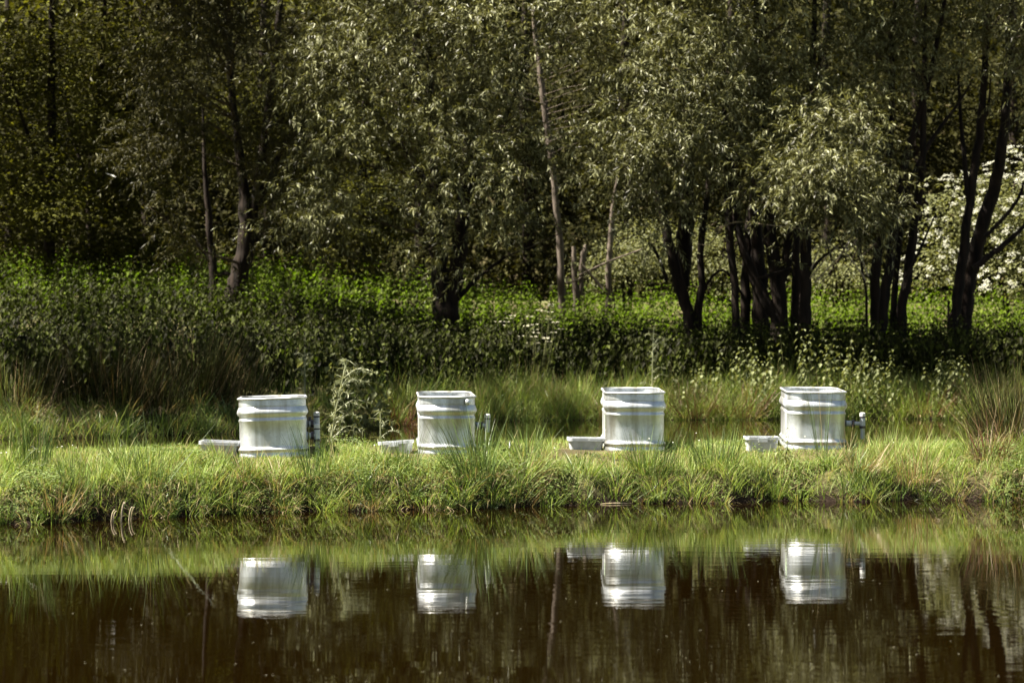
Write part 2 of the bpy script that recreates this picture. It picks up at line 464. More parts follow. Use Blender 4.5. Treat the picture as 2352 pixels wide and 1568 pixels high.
def lathe_z(sp, c, prof, sides=20, m=0):
    th = np.linspace(0, 2 * np.pi, sides, endpoint=False)
    rings = [np.stack([c[0] + r * np.cos(th), c[1] + r * np.sin(th), np.full(sides, c[2] + z)], 1) for z, r in prof]
    rings_to_soup(sp, rings, m)
    for q in (0, -1):
        R = rings[q]; sp.add(np.vstack([R, R.mean(0)]), [[k, (k + 1) % sides, sides] for k in range(sides)], m)

def drain_pipe(parent, w, depth_y, z, arm, up, down, collar_low=True, valve=False, tail=0.0, tilt=0.0):
    x0 = w / 2
    r = .021
    y = depth_y
    pipe = Soup()
    cyl(pipe, (x0 - .005, y, z), (x0 + .010, y, z), .036)                 # flange against the steel
    cyl(pipe, (x0 + .008, y, z), (x0 + arm * .48, y, z), .0265)
    cyl(pipe, (x0 + arm * .48, y, z), (x0 + arm, y, z), .019)
    tx = x0 + arm
    lathe_z(pipe, (tx, y, z), [(-down, .022), (-down + .012, .022), (-down + .013, .026), (-.02, .0262), (up * .62, .026), (up * .62 + .001, .0235), (up, .0235)])
    o = pipe.build("drain_pipe", M['pvc'], parent, smooth=False)
    s = Soup(); cyl(s, (x0 + .012, y, z), (x0 + .024, y, z), .033, 8); s.build("lock_nut", M['dark_plastic'], o)
    s = Soup()
    cx = x0 + arm * .42
    cyl(s, (cx, y, z), (cx + .026, y, z), .034, 10); s.build("union_nut", M['dark_plastic'], o)
    s = Soup(); lathe_z(s, (tx, y, z + up * .64), [(0, .0285), (.014, .0285)]); s.build("seal_ring", M['dark_plastic'], o)
    s = Soup(); lathe_z(s, (tx, y, z + up * .64 + .014), [(0, .0275), (.028, .0275), (.034, .024), (.037, .012)]); s.build("pipe_cap", M['pvc_pale'], o)
    if tail:
        s = Soup(); lathe_z(s, (tx, y, z - down - .012), [(0, .031), (.016, .032), (.024, .03)]); s.build("collar_nut", M['dark_plastic'], o)
        s = Soup()
        pr = []
        zz = 0
        while zz < tail:
            pr += [(-zz, .0215), (-zz - .017, .0195), (-zz - .0175, .017), (-zz - .021, .017)]; zz += .021
        lathe_z(s, (tx, y, z - down - .010), pr[::1])
        s.build("hose_tail", M['pvc'], o)
    if valve:
        s = Soup(); lathe_z(s, (x0 + .035, y, z + .015), [(0, .013), (.035, .013), (.036, .016), (.047, .016)]); s.build("valve_knob", M['dark_plastic'], o)
    return o

def stock_tank(px_l, px_r, d, label, H=.52, D=1.6, rot=0.0, tiltx=0.0, tilty=0.0, seed=0):
    w = (px_r - px_l) * d / PX - .026
    x = wx((px_l + px_r) / 2, d)
    gz = .415
    root = empty("stock_tank", (x, d, gz), label, "stock tank", "galvanised stock tanks along the island")
    root.rotation_euler = (math.radians(tiltx), math.radians(tilty), math.radians(rot))
    base = superloop(w, D, .15)
    nrm = loop_normals(base)
    sc = H / .52
    # denser, smooth profile
    pz = np.array([p[0] for p in PROFILE]); po = np.array([p[1] for p in PROFILE])
    rings = []
    for z_, o_ in zip(pz, po):
        zz = z_ * sc
        # slight hand-made waviness of the upper bead
        wav = .0004 * np.sin(base[:, 0] * 23 + seed) * (1 if .36 < z_ < .44 else .3)
        q = base + nrm * (o_ + 0.0)
        rings.append(np.column_stack([q, np.full(len(q), zz) + wav]))
    sp = Soup(); rings_to_soup(sp, rings)
    inner = [np.column_stack([base - nrm * .004, np.full(len(base), z_)]) for z_ in (H - .005, H * .6, .02)]
    rings_to_soup(sp, inner)
    c = inner[-1]; sp.add(np.vstack([c, c.mean(0)]), [[k, (k + 1) % len(c), len(c)] for k in range(len(c))])
    mz = M['zinc'] if seed == 0 else zinc_mat("galvanised_steel", (.64, .67, .70), seed, .25 + .1 * (seed == 1))
    wall = sp.build("tank_wall", mz, root, smooth=True)
    # rolled rim
    rr = []
    for k in range(12):
        a = 2 * math.pi * k / 12
        rr.append(np.column_stack([base + nrm * (.004 + .0110 * math.cos(a)), np.full(len(base), H + .0105 * math.sin(a))]))
    rr.append(rr[0])
    sp = Soup(); rings_to_soup(sp, rr); sp.build("rim", M['rim'], root, smooth=True)
    return root, w

def side_sticker(root, w, y0, y1, z0, z1, zsplit):
    x = -w / 2 - .003
    for nm, a, b, mt in (("sticker", zsplit, z1, M['sticker_green']), ("sticker", z0, zsplit - .004, M['sticker_white'])):
        s = Soup(); s.add([[x, y0, a], [x, y1, a], [x, y1, b], [x, y0, b], [x + .002, y0, a], [x + .002, y1, a], [x + .002, y1, b], [x + .002, y0, b]],
                          [[0, 3, 2, 1], [4, 5, 6, 7], [0, 1, 5, 4], [3, 7, 6, 2], [0, 4, 7, 3], [1, 2, 6, 5]]); s.build(nm, mt, root)

t1, w1 = stock_tank(548, 709, 21.4, "widest steel tank with two drain pipes stacked on its right side", H=.53, rot=5.2, tilty=-1.5, tiltx=-.6, seed=0)
drain_pipe(t1, w1, .42, wz(974, 21.8) - .415, wx(743, 21.8) - wx(709, 21.4) - .004, .085, .058, valve=True)
drain_pipe(t1, w1, .22, wz(1002, 21.6) - .415, wx(738, 21.6) - wx(709, 21.4) - .002, .080, .045, tail=.10)
t2, w2 = stock_tank(960, 1095, 21.94, "narrowest steel tank with one pipe and a small raised knob under its rim", H=.53, rot=2.8, tiltx=.4, seed=1)
drain_pipe(t2, w2, .35, wz(977, 22.3) - .415, wx(1128, 22.3) - wx(1096, 21.94), .085, .062)
t3, w3 = stock_tank(1388, 1530, 22.49, "steel tank without a drain pipe, grass blades rising before its front", H=.555, rot=-.9, tiltx=.5, seed=2)
t4, w4 = stock_tank(1806, 1946, 22.87, "steel tank whose single drain pipe ends in a ribbed hose tail", H=.552, rot=-3.8, tiltx=.5, tilty=.4, seed=3)
drain_pipe(t4, w4, .35, wz(972, 23.2) - .415, wx(1978, 23.2) - wx(1946, 22.87), .085, .035, tail=.10)
side_sticker(t2, w2, .18, .42, .14, .33, .21)
side_sticker(t3, w3, .16, .42, .14, .345, .21)
side_sticker(t4, w4, .16, .42, .2, .345, .205)
# raised knob under the rim of the second tank
s = Soup()
th = np.linspace(0, 2 * np.pi, 16, endpoint=False)
rings = [np.stack([w2 * .36 + .026 * math.cos(a) * np.cos(th), np.full(16, -.012 - .022 * math.sin(a)), .484 + .030 * math.cos(a) * np.sin(th)], 1) for a in np.linspace(0, 1.5, 6)]
rings_to_soup(s, rings); s.add(np.vstack([rings[-1], rings[-1].mean(0)]), [[k, (k + 1) % 16, 16] for k in range(16)])
s.build("knob", M['rim'], t2, smooth=True)

# ------------------------------------------------------------------ plastic tubs
def rrect(w, d, r, n=5):
    pts = []
    for cx, cy, a0 in ((w / 2 - r, d / 2 - r, 0), (-w / 2 + r, d / 2 - r, 90), (-w / 2 + r, -d / 2 + r, 180), (w / 2 - r, -d / 2 + r, 270)):
        for k in range(n + 1):
            a = math.radians(a0 + 90 * k / n); pts.append((cx + r * math.cos(a), cy + r * math.sin(a)))
    return np.array(pts)

def tub(px_l, px_r, py_top, d, h, label, mat, rz=0, rx=0, ry=0, depth=.26, latch=True, buried=0.0):
    w = (px_r - px_l) * d / PX
    zt = wz(py_top, d)
    root = empty("plastic_tub", (wx((px_l + px_r) / 2, d), d + depth / 2, zt - h), label, "tub", "plastic tubs beside the tanks")
    root.rotation_euler = (math.radians(rx), math.radians(ry), math.radians(rz))
    def ring(sx, z, inset=0): 
        q = rrect(w * sx - inset * 2, depth * sx - inset * 2, .035 * sx + .005); return np.column_stack([q, np.full(len(q), z)])
    sp = Soup()
    rings_to_soup(sp, [ring(.80, 0), ring(.83, .015), ring(.93, h * .8), ring(.945, h - .002), ring(.945, h - .002, .004), ring(.92, h * .7, .004), ring(.80, .012, .004)])
    for z_, ins in ((0, 0), (.012, .004)):
        c = ring(.80, z_, ins); sp.add(np.vstack([c, c.mean(0)]), [[k, (k + 1) % len(c), len(c)] for k in range(len(c))])
    sp.build("body", mat, root, smooth=False)
    sp = Soup()
    rings_to_soup(sp, [ring(.965, h - .030), ring(1.0, h - .029), ring(1.0, h - .003), ring(.995, h), ring(.95, h), ring(.945, h - .004)])
    sp.build("rim", mat, root, smooth=False)
    if latch:
        sp = Soup(); a, b = -.045, .045; y0, y1, z0, z1 = -depth / 2 - .012, -depth / 2 + .004, h - .05, h - .012
        sp.add([[a, y0, z0], [b, y0, z0], [b, y0, z1], [a, y0, z1], [a, y1, z0], [b, y1, z0], [b, y1, z1], [a, y1, z1]],
               [[0, 1, 2, 3], [7, 6, 5, 4], [0, 4, 5, 1], [3, 2, 6, 7], [0, 3, 7, 4], [1, 5, 6, 2]])
        sp.build("handle", mat, root)
    return root
tub(455, 549, 1014, 21.5, .15, "darker grey open tub against the left side of the widest tank", M['tub'], rz=-3, ry=2.2, rx=1.0, latch=False, depth=.30)
tub(872, 948, 1013, 22.1, .14, "tilted pale tub half sunk in the grass beside the narrowest tank", M['tub_white'], rz=-8, ry=-4, rx=-1)
tub(1304, 1388, 1006, 22.6, .15, "pale tub partly hidden behind the left edge of the tank without a pipe", M['tub_white'], rz=2, ry=1, latch=False, depth=.33)
tub(1712, 1791, 1003, 23.0, .15, "pale tub with a front handle left of the tank with the hose tail", M['tub_white'], rz=1, ry=.5, depth=.26)
# white marker stake right of the second tank
s = Soup(); p0 = at(1170, 1050, 22.0); cyl(s, (0, 0, 0), (.006, .01, .16), .007, 8)
stake = s.build("marker_stake", M['sticker_white']); stake.location = (p0[0], 22.0, float(ground_z(p0[0], 22.0)) - .02)
tag(stake, "thin white stake standing in the grass right of the narrowest tank", "stake")

# ------------------------------------------------------------------ trees
TP = []      # points along the stems of the tree being built
def tree_tubes(sp, stems, d, sides=9):
    for st in stems:
        pts = []
        for q in st:
            dd = d + (q[3] if len(q) > 3 else 0)
            p = at(q[0], q[1], dd); pts.append([*p, q[2] * dd / PX])
        pts = np.array(pts)
        if pts[0][2] < 3.2 and st[0][1] > 660:     # root the stem in the earth
            g = float(ground_z(pts[0][0], pts[0][1]))
            if pts[0][2] > g: pts = np.vstack([[pts[0][0], pts[0][1], g - .15, pts[0][3] * 1.25], pts])
        P = smooth_path(pts, max(8, len(pts) * 4))
        P[:, :3] += rng.normal(size=(len(P), 3)) * P[:, 3:4] * .10
        tube(sp, P[:, :3], np.maximum(P[:, 3], .006), sides, 0, wob=.06)
        TP.append(P)

def blob_points(blobs, n, shell=.45):
    """random points in ellipsoids (cx,cy,cz,rx,ry,rz,weight) with more near the surface; also the outward direction"""
    B = np.array(blobs, float)
    w = B[:, 6] * B[:, 3] * B[:, 5] * np.sqrt(B[:, 4]); w /= w.sum()
    k = rng.choice(len(B), n, p=w)
    u = rand_unit(n); r = rng.random(n) ** shell
    return B[k, :3] + u * r[:, None] * B[k, 3:6], u

def px_blob(px, py, rx, rz, d, ry=None, wgt=1.0):
    c = at(px, py, d); k = d / PX
    return (*c, rx * k, ry if ry else max(rx, rz) * k * .7, rz * k, wgt)

def forward(b, k=2.1):
    """the bough end hangs k metres nearer the water, same height band"""
    f = (b[1] - k) / b[1]
    return (b[0] * f, b[1] - k, HC + (b[2] - HC) * f, b[3] * f, b[4] * 1.45, b[5] * f, b[6])

def willow_crown(sp, blobs, nspray, leaf=.152, per=20, rich=True, Lmul=1.0, wid=.185, fk=2.1):
    if rich: blobs = [forward(b, fk) for b in blobs]
    ncl = max(nspray // 13, 4)
    c0, u0 = blob_points(blobs, ncl, .6)
    kc = rng.integers(0, ncl, nspray)
    if rich and TP:          # boughs from the stems to the leaf clumps
        T = np.concatenate(TP)
        for q in range(0, ncl, 2):
            dz = c0[q][2] - T[:, 2]; dist = np.linalg.norm(T[:, :3] - c0[q], axis=1) + np.where(dz < .2, 3, 0)
            b = T[np.argmin(dist)]
            if np.min(dist) > 3.2: continue
            mid = (b[:3] + c0[q]) / 2 + np.array([0, 0, .12]) + rng.normal(size=3) * .1
            tube(sp, smooth_path([b[:3], mid, c0[q] + rng.normal(size=3) * .15], 7), np.linspace(min(b[3] * .5, .035) + .004, .006, 7), 5, 1, cap=False)
    c = c0[kc] + rng.normal(size=(nspray, 3)) * np.array([.34, .34, .25]) * Lmul; u = norm(u0[kc] + .5 * rand_unit(nspray))
    d = norm(u * np.array([1, 1, .5]) + rng.normal(size=(nspray, 3)) * .6 + np.array([0, 0, .25]))
    ln = (.35 + .5 * rng.random(nspray)) * Lmul
    s = np.linspace(.05, 1, per)
    # twig arcs over and droops
    pos = c[:, None] + d[:, None] * (ln[:, None] * s)[..., None] + np.array([0, 0, -1.0]) * ((ln * (.25 + .5 * rng.random(nspray)))[:, None] * s ** 2)[..., None]
    tdir = norm(d[:, None] + np.array([0, 0, -1.0]) * (1.0 * s)[None, :, None])
    n = nspray * per
    pos = pos.reshape(n, 3); tdir = tdir.reshape(n, 3)
    side = rand_unit(n)
    side = norm(side - tdir * (side * tdir).sum(1, keepdims=True))
    D = norm(tdir * .75 + side * .8 + np.array([0, 0, -.15]))
    N = norm(np.array([0, 0, 1.0]) + rng.normal(size=(n, 3)) * .45)
    L = leaf * (.65 + .6 * rng.random(n)) * np.tile(1.1 - .35 * s, nspray)
    add_leaves(sp, pos, D, N, L, L * wid * (.8 + .4 * rng.random(n)), .42, .25, .22, rich, 0)
    # twigs
    q = rng.random(nspray) < .35
    P0 = c[q]; P1 = P0 + d[q] * ln[q][:, None] * .55 - np.array([0, 0, 1.0]) * (ln[q] * .12)[:, None]
    wv = rand_unit(len(P0)) * .004
    sp.add(np.stack([P0 - wv, P0 + wv, P1], 1).reshape(-1, 3), np.arange(len(P0) * 3).reshape(-1, 3), 1)

def broad_crown(sp, blobs, ncl, leaf=.12, per=16, lobed=True, spread=.32):
    c, u = blob_points(blobs, ncl, .5)
    n = ncl * per
    C = np.repeat(c, per, 0)
    # layered horizontal sprays that tip outward and down
    out = norm(u * np.array([1, 1, .15]) + np.array([0, -.35, 0]))
    O = np.repeat(out, per, 0)
    off = rng.normal(size=(n, 3)) * np.array([spread, spread, spread * .22])
    P = C + off - np.array([0, 0, 1.0]) * (np.linalg.norm(off[:, :2], axis=1) * .3)[:, None]
    D = norm(O + rng.normal(size=(n, 3)) * np.array([.55, .55, .25]) + np.array([0, 0, -.35]))
    N = norm(np.array([0, -.25, 1.0]) + rng.normal(size=(n, 3)) * .35)
    L = leaf * (.6 + .7 * rng.random(n))
    if lobed: add_lobed(sp, P, D, N, L, 0)
    else: add_leaves(sp, P, D, N, L, L * .6, .4, .12, .2, False, 0)
    q = rng.random(ncl) < .3
    P0 = c[q]; P1 = P0 - out[q] * .7 - np.array([0, 0, .2])
    wv = rand_unit(len(P0)) * .006
    sp.add(np.stack([P0 - wv, P0 + wv, P1], 1).reshape(-1, 3), np.arange(len(P0) * 3).reshape(-1, 3), 1)

def make_tree(name, label, cat, d, stems_list, group=None, bark='bark'):
    """stems_list: list of lists of stems; each inner list becomes one 'trunk' part"""
    x0, y0 = wx(stems_list[0][0][0][0], d), d
    org = (x0, y0, float(ground_z(x0, y0)))
    root = empty(name, org, label, cat, group)
    TP.clear()
    for stems in stems_list:
        for st in stems:
            sp = Soup(); tree_tubes(sp, [st], d)
            big = st[0][1] > 655 and st[0][2] >= 7
            sp.build("trunk" if big else "branch", M[bark], root, smooth=True, origin=org)
    return root, org

def crown(root, org, sp, mats):
    o = sp.build("crown", mats, root, origin=org)
    o['kind'] = 'stuff'
    return o

WG = "willows on the far bank"
def upper(px, d, z0, z1, r, k=1.0, fw=-1.6):  # unseen upper crowns, enlarged and shifted to cast shade below
    return [(wx(px, d) - .6 + rng.normal() * .5, d + fw + rng.normal() * .4, z + .5, r * (1.15 - .2 * i), r * 1.0, 1.3, k) for i, z in enumerate(np.linspace(z0 + .8, z1 + .8, 3))]

trees = []
# A -------------------------------------------------------------
root, org = make_tree("willow_tree", "shade-darkened willow leaning right, its forked trunk second from the left edge of the wood", "tree", 54, [
    [[(532, 715, 24), (545, 650, 22), (562, 590, 21), (568, 520, 19), (560, 440, 13), (548, 330, 10), (532, 200, 8), (524, 0, 7), (520, -250, 4)]],
    [[(566, 560, 14), (590, 450, 12), (606, 330, 10), (628, 160, 8), (650, -60, 6), (660, -300, 3)], [(580, 500, 9), (630, 380, 7), (690, 270, 5), (730, 150, 3)],
     [(556, 600, 7), (640, 470, 6), (700, 330, 4), (740, 250, 3)]]], WG)
sp = Soup()
willow_crown(sp, [px_blob(400, 170, 105, 125, 53), px_blob(375, 460, 90, 85, 53, None, .6), px_blob(450, 545, 80, 40, 52.5, None, .4), px_blob(655, 250, 85, 190, 54.5, 1.2), px_blob(580, 510, 90, 50, 52.8, None, .4),
                  px_blob(690, 550, 85, 65, 53), px_blob(450, 330, 90, 90, 54), px_blob(520, 60, 160, 90, 54), px_blob(640, 430, 70, 70, 53.5), px_blob(350, 330, 60, 70, 53)], 1500)
willow_crown(sp, upper(480, 54, 9.3, 11.5, 2.8, 1, -2.6), 855, .23, 15, False, 1.6, .28)
crown(root, org, sp, [M['willow_shade'], M['twig']])
# small dark trunk left of A
root, org = make_tree("willow_sapling", "thin dark upright trunk just left of the leaning forked willow", "tree", 54.3, [
    [[(488, 705, 11), (491, 640, 10), (486, 580, 9), (478, 480, 7), (470, 380, 5), (466, 250, 3)], [(487, 640, 5), (515, 628, 5), (530, 632, 5)], [(484, 600, 4), (455, 560, 3), (440, 540, 2)]]], WG)
# B -------------------------------------------------------------
root, org = make_tree("willow_tree", "broad willow in the middle with a thick trunk that splits low down", "tree", 51, [
    [[(1028, 775, 30), (1024, 720, 27), (1010, 640, 21), (1004, 560, 17), (1000, 420, 13), (992, 250, 10), (984, 0, 7), (980, -250, 4)]],
    [[(1034, 720, 20), (1048, 630, 19), (1062, 520, 17), (1072, 400, 14), (1080, 250, 11), (1090, 50, 8), (1100, -250, 4)], [(1070, 450, 8), (1130, 330, 6), (1190, 200, 4), (1220, 60, 3)]],
    [[(1036, 715, 7), (1065, 672, 6), (1095, 640, 5), (1160, 590, 3)], [(1000, 450, 7), (920, 330, 5), (850, 240, 3)]]], WG)
sp = Soup()
willow_crown(sp, [px_blob(770, 120, 150, 140, 51), px_blob(800, 320, 125, 130, 50.5), px_blob(750, 480, 110, 85, 51), px_blob(1000, 240, 160, 170, 50.5), px_blob(990, 480, 80, 80, 50, None, .6), px_blob(950, 560, 50, 35, 49.8, None, .6),
                  px_blob(1130, 420, 95, 105, 49.6, None, 1.4), px_blob(1200, 120, 140, 140, 51), px_blob(1250, 350, 90, 110, 50.5), px_blob(1290, 480, 95, 60, 50.3, None, 1.3),
                  px_blob(900, 40, 200, 90, 51), px_blob(1090, 40, 160, 80, 50), px_blob(1050, 590, 60, 25, 49.5), px_blob(1190, 540, 80, 50, 50.5)], 2300)
willow_crown(sp, upper(1000, 51, 8.6, 11, 2.8, 1, -.5), 718, .23, 15, False, 1.6, .28)
crown(root, org, sp, [M['willow'], M['twig']])
# C -------------------------------------------------------------
root, org = make_tree("willow_tree", "pale leaved willow right of centre with a trunk pair crossing in a V", "tree", 51, [
    [[(1588, 775, 15), (1575, 700, 14), (1555, 630, 13), (1540, 570, 12), (1524, 500, 10), (1505, 400, 7), (1480, 260, 4)]],
    [[(1566, 660, 19, 1.2), (1570, 580, 19, 1.2), (1578, 450, 17, 1), (1580, 300, 13, .8), (1574, 100, 10, .5), (1570, -250, 5)]],
    [[(1604, 780, 9), (1603, 710, 9), (1612, 650, 8), (1610, 570, 8), (1620, 480, 7), (1635, 330, 5), (1650, 150, 3)]],
    [[(1532, 645, 5), (1512, 590, 4), (1490, 555, 3)], [(1612, 690, 4), (1660, 620, 3), (1720, 700, 3)]]], WG)
sp = Soup()
willow_crown(sp, [px_blob(1500, 130, 130, 140, 50, None, 1.3), px_blob(1480, 290, 115, 110, 49.5, None, 1.4), px_blob(1570, 360, 120, 85, 49.5, None, 1.2), px_blob(1420, 390, 85, 65, 49.8), px_blob(1530, 480, 75, 45, 49.6),
                  px_blob(1650, 250, 95, 140, 50.5), px_blob(1340, 50, 110, 90, 51), px_blob(1620, 60, 120, 90, 50.5), px_blob(1460, 470, 60, 35, 50), px_blob(1640, 430, 60, 50, 50, None, .4)], 1500)
willow_crown(sp, upper(1500, 51, 8.6, 11, 2.4), 517, .23, 15, False, 1.6, .28)
crown(root, org, sp, [M['willow'], M['twig']])
# D -------------------------------------------------------------
root, org = make_tree("willow_tree", "many stemmed willow clump whose stems fan out from one stool", "tree", 50, [
    [[(1796, 765, 14), (1786, 730, 15), (1755, 690, 13), (1728, 625, 12), (1704, 560, 10), (1682, 400, 7), (1665, 250, 4)]],
    [[(1794, 760, 18), (1788, 660, 17), (1772, 560, 15), (1762, 400, 12), (1756, 200, 9), (1752, -150, 5)]],
    [[(1784, 700, 12), (1808, 600, 13), (1830, 480, 11), (1862, 300, 8), (1885, 120, 5)]],
    [[(1690, 725, 10), (1686, 640, 9), (1674, 520, 9), (1668, 380, 7), (1660, 150, 4)]],
    [[(1748, 700, 19, 1.5), (1738, 590, 17, 1.5), (1735, 450, 14, 1.5), (1738, 200, 9, 1.2), (1740, -150, 5)]],
    [[(1712, 705, 12, 1.6), (1716, 600, 11, 1.6), (1726, 480, 10, 1.6)]]], WG)
sp = Soup()
willow_crown(sp, [px_blob(1720, 330, 95, 110, 50), px_blob(1750, 120, 150, 120, 50), px_blob(1850, 230, 120, 110, 49.6), px_blob(1690, 430, 60, 40, 50, None, .4)], 620, fk=.8)
willow_crown(sp, upper(1760, 50, 8.6, 11, 2.8, 1, .2), 513, .23, 15, False, 1.6, .28)
crown(root, org, sp, [M['willow'], M['twig']])
# D2 ------------------------------------------------------------
root, org = make_tree("willow_tree", "willow with two straight parallel trunks and a low leafy bough", "tree", 49.5, [
    [[(1846, 790, 16), (1850, 700, 15), (1851, 600, 13), (1851, 480, 12), (1860, 320, 10), (1868, 120, 7), (1875, -150, 4)]],
    [[(1828, 740, 13, .8), (1829, 640, 10, .8), (1827, 500, 9, .8), (1826, 350, 7, .8), (1815, 150, 4)]],
    [[(1852, 640, 5), (1880, 600, 4), (1930, 560, 2)], [(1740, 640, 4), (1800, 622, 4), (1830, 610, 4)]]], WG)
sp = Soup()
willow_crown(sp, [px_blob(1900, 395, 115, 75, 48.6, None, 1.5), px_blob(1960, 470, 90, 55, 48.8, None, 1.1), px_blob(1850, 540, 70, 30, 48.9), px_blob(1840, 440, 80, 60, 48.8), px_blob(1930, 280, 80, 70, 49.5)], 760)
willow_crown(sp, upper(1870, 49.5, 8.6, 10.5, 2.2, 1, .2), 376, .23, 15, False, 1.6, .28)
crown(root, org, sp, [M['willow'], M['twig']])
# E -------------------------------------------------------------
root, org = make_tree("willow_tree", "willow with several slender bare stems leaning right before the white shrub", "tree", 50, [
    [[(2022, 800, 12), (2030, 700, 12), (2042, 620, 11), (2060, 500, 10), (2085, 350, 9), (2130, 200, 7), (2165, 30, 5), (2185, -150, 3)]],
    [[(2010, 730, 12, .6), (2013, 620, 11, .6), (2030, 470, 9, .5), (2046, 300, 7), (2052, 100, 5), (2060, -150, 3)]],
    [[(2072, 720, 12, .8), (2086, 620, 11, .8), (2106, 470, 10, .6), (2118, 380, 8), (2122, 200, 6), (2130, -100, 3)]],
    [[(2052, 730, 8, 1), (2062, 590, 7, 1), (2082, 450, 6), (2135, 330, 5), (2200, 240, 3), (2230, 190, 2)]],
    [[(2080, 640, 4), (2110, 580, 3), (2150, 490, 2)], [(1990, 690, 3), (1978, 600, 3), (1975, 480, 2)]]], WG)
sp = Soup()
willow_crown(sp, [px_blob(2000, 120, 130, 110, 49.5), px_blob(2110, 50, 130, 80, 50), px_blob(1990, 300, 75, 90, 49.5), px_blob(2030, 215, 70, 60, 49), px_blob(2040, 420, 40, 60, 49.5, None, .3)], 520, fk=0)
willow_crown(sp, upper(2060, 50, 8.6, 10.5, 2.4, 1, .2), 410, .23, 15, False, 1.6, .28)
crown(root, org, sp, [M['willow'], M['twig']])
# F -------------------------------------------------------------
root, org = make_tree("willow_tree", "rightmost willow, two dark trunks in front of the white flowering shrub", "tree", 51, [
    [[(2188, 770, 12), (2202, 660, 12), (2218, 540, 11), (2234, 420, 10), (2252, 280, 9), (2264, 100, 7), (2270, -200, 4)], [(2226, 470, 6), (2216, 380, 6), (2206, 260, 4), (2200, 150, 3)]],
    [[(2216, 710, 17, .8), (2232, 620, 17, .8), (2256, 520, 16, .6), (2282, 440, 15, .5), (2302, 320, 12), (2318, 120, 9), (2330, -200, 5)]],
    [[(2236, 618, 8), (2282, 580, 7), (2320, 550, 6), (2370, 500, 4)], [(2262, 545, 5), (2330, 470, 4), (2360, 400, 2)], [(2250, 300, 4), (2270, 250, 3), (2275, 180, 2)]],
    [[(2180, 775, 4), (2178, 730, 3), (2179, 690, 3)]]], WG)
sp = Soup()
willow_crown(sp, [px_blob(2290, 50, 110, 80, 50), px_blob(2340, 170, 45, 45, 49.5, None, .8), px_blob(2240, 110, 60, 60, 50.5, None, .6), px_blob(2430, 100, 90, 120, 51)], 380, fk=1)
willow_crown(sp, upper(2290, 51, 8.6, 10.5, 2.2), 570, .23, 15, False, 1.6, .28)
crown(root, org, sp, [M['willow'], M['twig']])

# broad-leaved trees at the left and behind ---------------------------------
BG = "broad leaved trees behind the willows"
def broad_tree(label, px, d, blobs, ncl, stems, up=None, leaf=.105, mat='maple', lobed=True, nup=160, group=BG):
    root, org = make_tree("broadleaf_tree", label, "tree", d, [stems], group)
    sp = Soup()
    broad_crown(sp, blobs, ncl, leaf, 16, lobed)
    if up: broad_crown(sp, up, nup, leaf * 2.0, 14, False, .6)
    crown(root, org, sp, [M[mat], M['twig']])
broad_tree("dark maple at the left edge of the picture, leaves down to the nettles", 90, 57, [px_blob(60, 120, 150, 150, 57), px_blob(70, 420, 120, 130, 56), px_blob(180, 300, 110, 130, 57), px_blob(60, 570, 110, 70, 56), px_blob(-80, 300, 120, 300, 57), px_blob(130, 480, 80, 70, 55.5)], 1450,
           [[(110, 690, 14), (115, 560, 13), (120, 400, 11), (118, 200, 9), (120, 0, 6), (125, -250, 3)], [(118, 420, 6), (60, 300, 4), (20, 150, 3)]], upper(60, 57, 9, 11.5, 2.6, 1, 0))
broad_tree("maple with a pale crooked bough, left of the leaning forked willow", 250, 59, [px_blob(280, 150, 130, 150, 59), px_blob(260, 420, 120, 90, 58), px_blob(330, 560, 110, 60, 57.5), px_blob(220, 560, 90, 70, 57.5), px_blob(400, 300, 100, 100, 59.5), px_blob(300, 300, 110, 60, 58.5)], 1500,
           [[(215, 680, 12), (212, 560, 11), (205, 430, 9), (225, 250, 7), (240, 50, 5), (240, -200, 3)], [(205, 430, 5), (178, 350, 4), (155, 270, 3), (150, 200, 2)], [(212, 300, 4), (300, 240, 3), (370, 190, 2)]], upper(250, 59, 9, 11, 2.6, 1, 1))
broad_tree("yellow green maple between the leaning willow and the broad middle willow", 850, 61, [px_blob(860, 480, 90, 90, 59.5, None, 1.4), px_blob(640, 250, 110, 110, 61), px_blob(900, 300, 110, 100, 61), px_blob(780, 590, 120, 45, 60), px_blob(520, 300, 80, 100, 61.5), px_blob(700, 440, 110, 80, 61)], 1450,
           [[(840, 660, 14), (838, 520, 13), (830, 380, 11), (845, 150, 8), (850, -200, 4)], [(832, 420, 6), (900, 350, 5), (960, 270, 3)]], upper(800, 61, 9.5, 11.5, 2.8))
# tree added on the left bank, unseen, its boughs placed to shade the nettles
root, org = make_tree("willow_tree", "unseen willow added outside the picture at the left to shade the nettles", "tree", 43, [[[(-330, 760, 40), (-300, 300, 34), (-250, -100, 26), (-180, -500, 14)], [(-280, 100, 18), (0, -200, 12), (350, -420, 6)]]], WG)
sp = Soup()
TP.clear()
willow_crown(sp, [(-11.5, 38, 10.5, 3.2, 3, 1.6, 1), (-8, 39, 10.8, 3.4, 3, 1.5, 1), (-11, 42.5, 11, 3.4, 3.2, 1.8, 1), (-7, 42.5, 11.2, 3.5, 3.2, 1.6, 1), (-4.2, 42.5, 11.4, 2.6, 2.8, 1.4, 1), (-13.5, 47.5, 11, 3.4, 2.6, 1.5, 1), (-9.5, 48, 11, 3.0, 2.4, 1.4, 1)], 1700, .24, 15, False, 1.7, .30)
crown(root, org, sp, [M['willow_shade'], M['twig']])
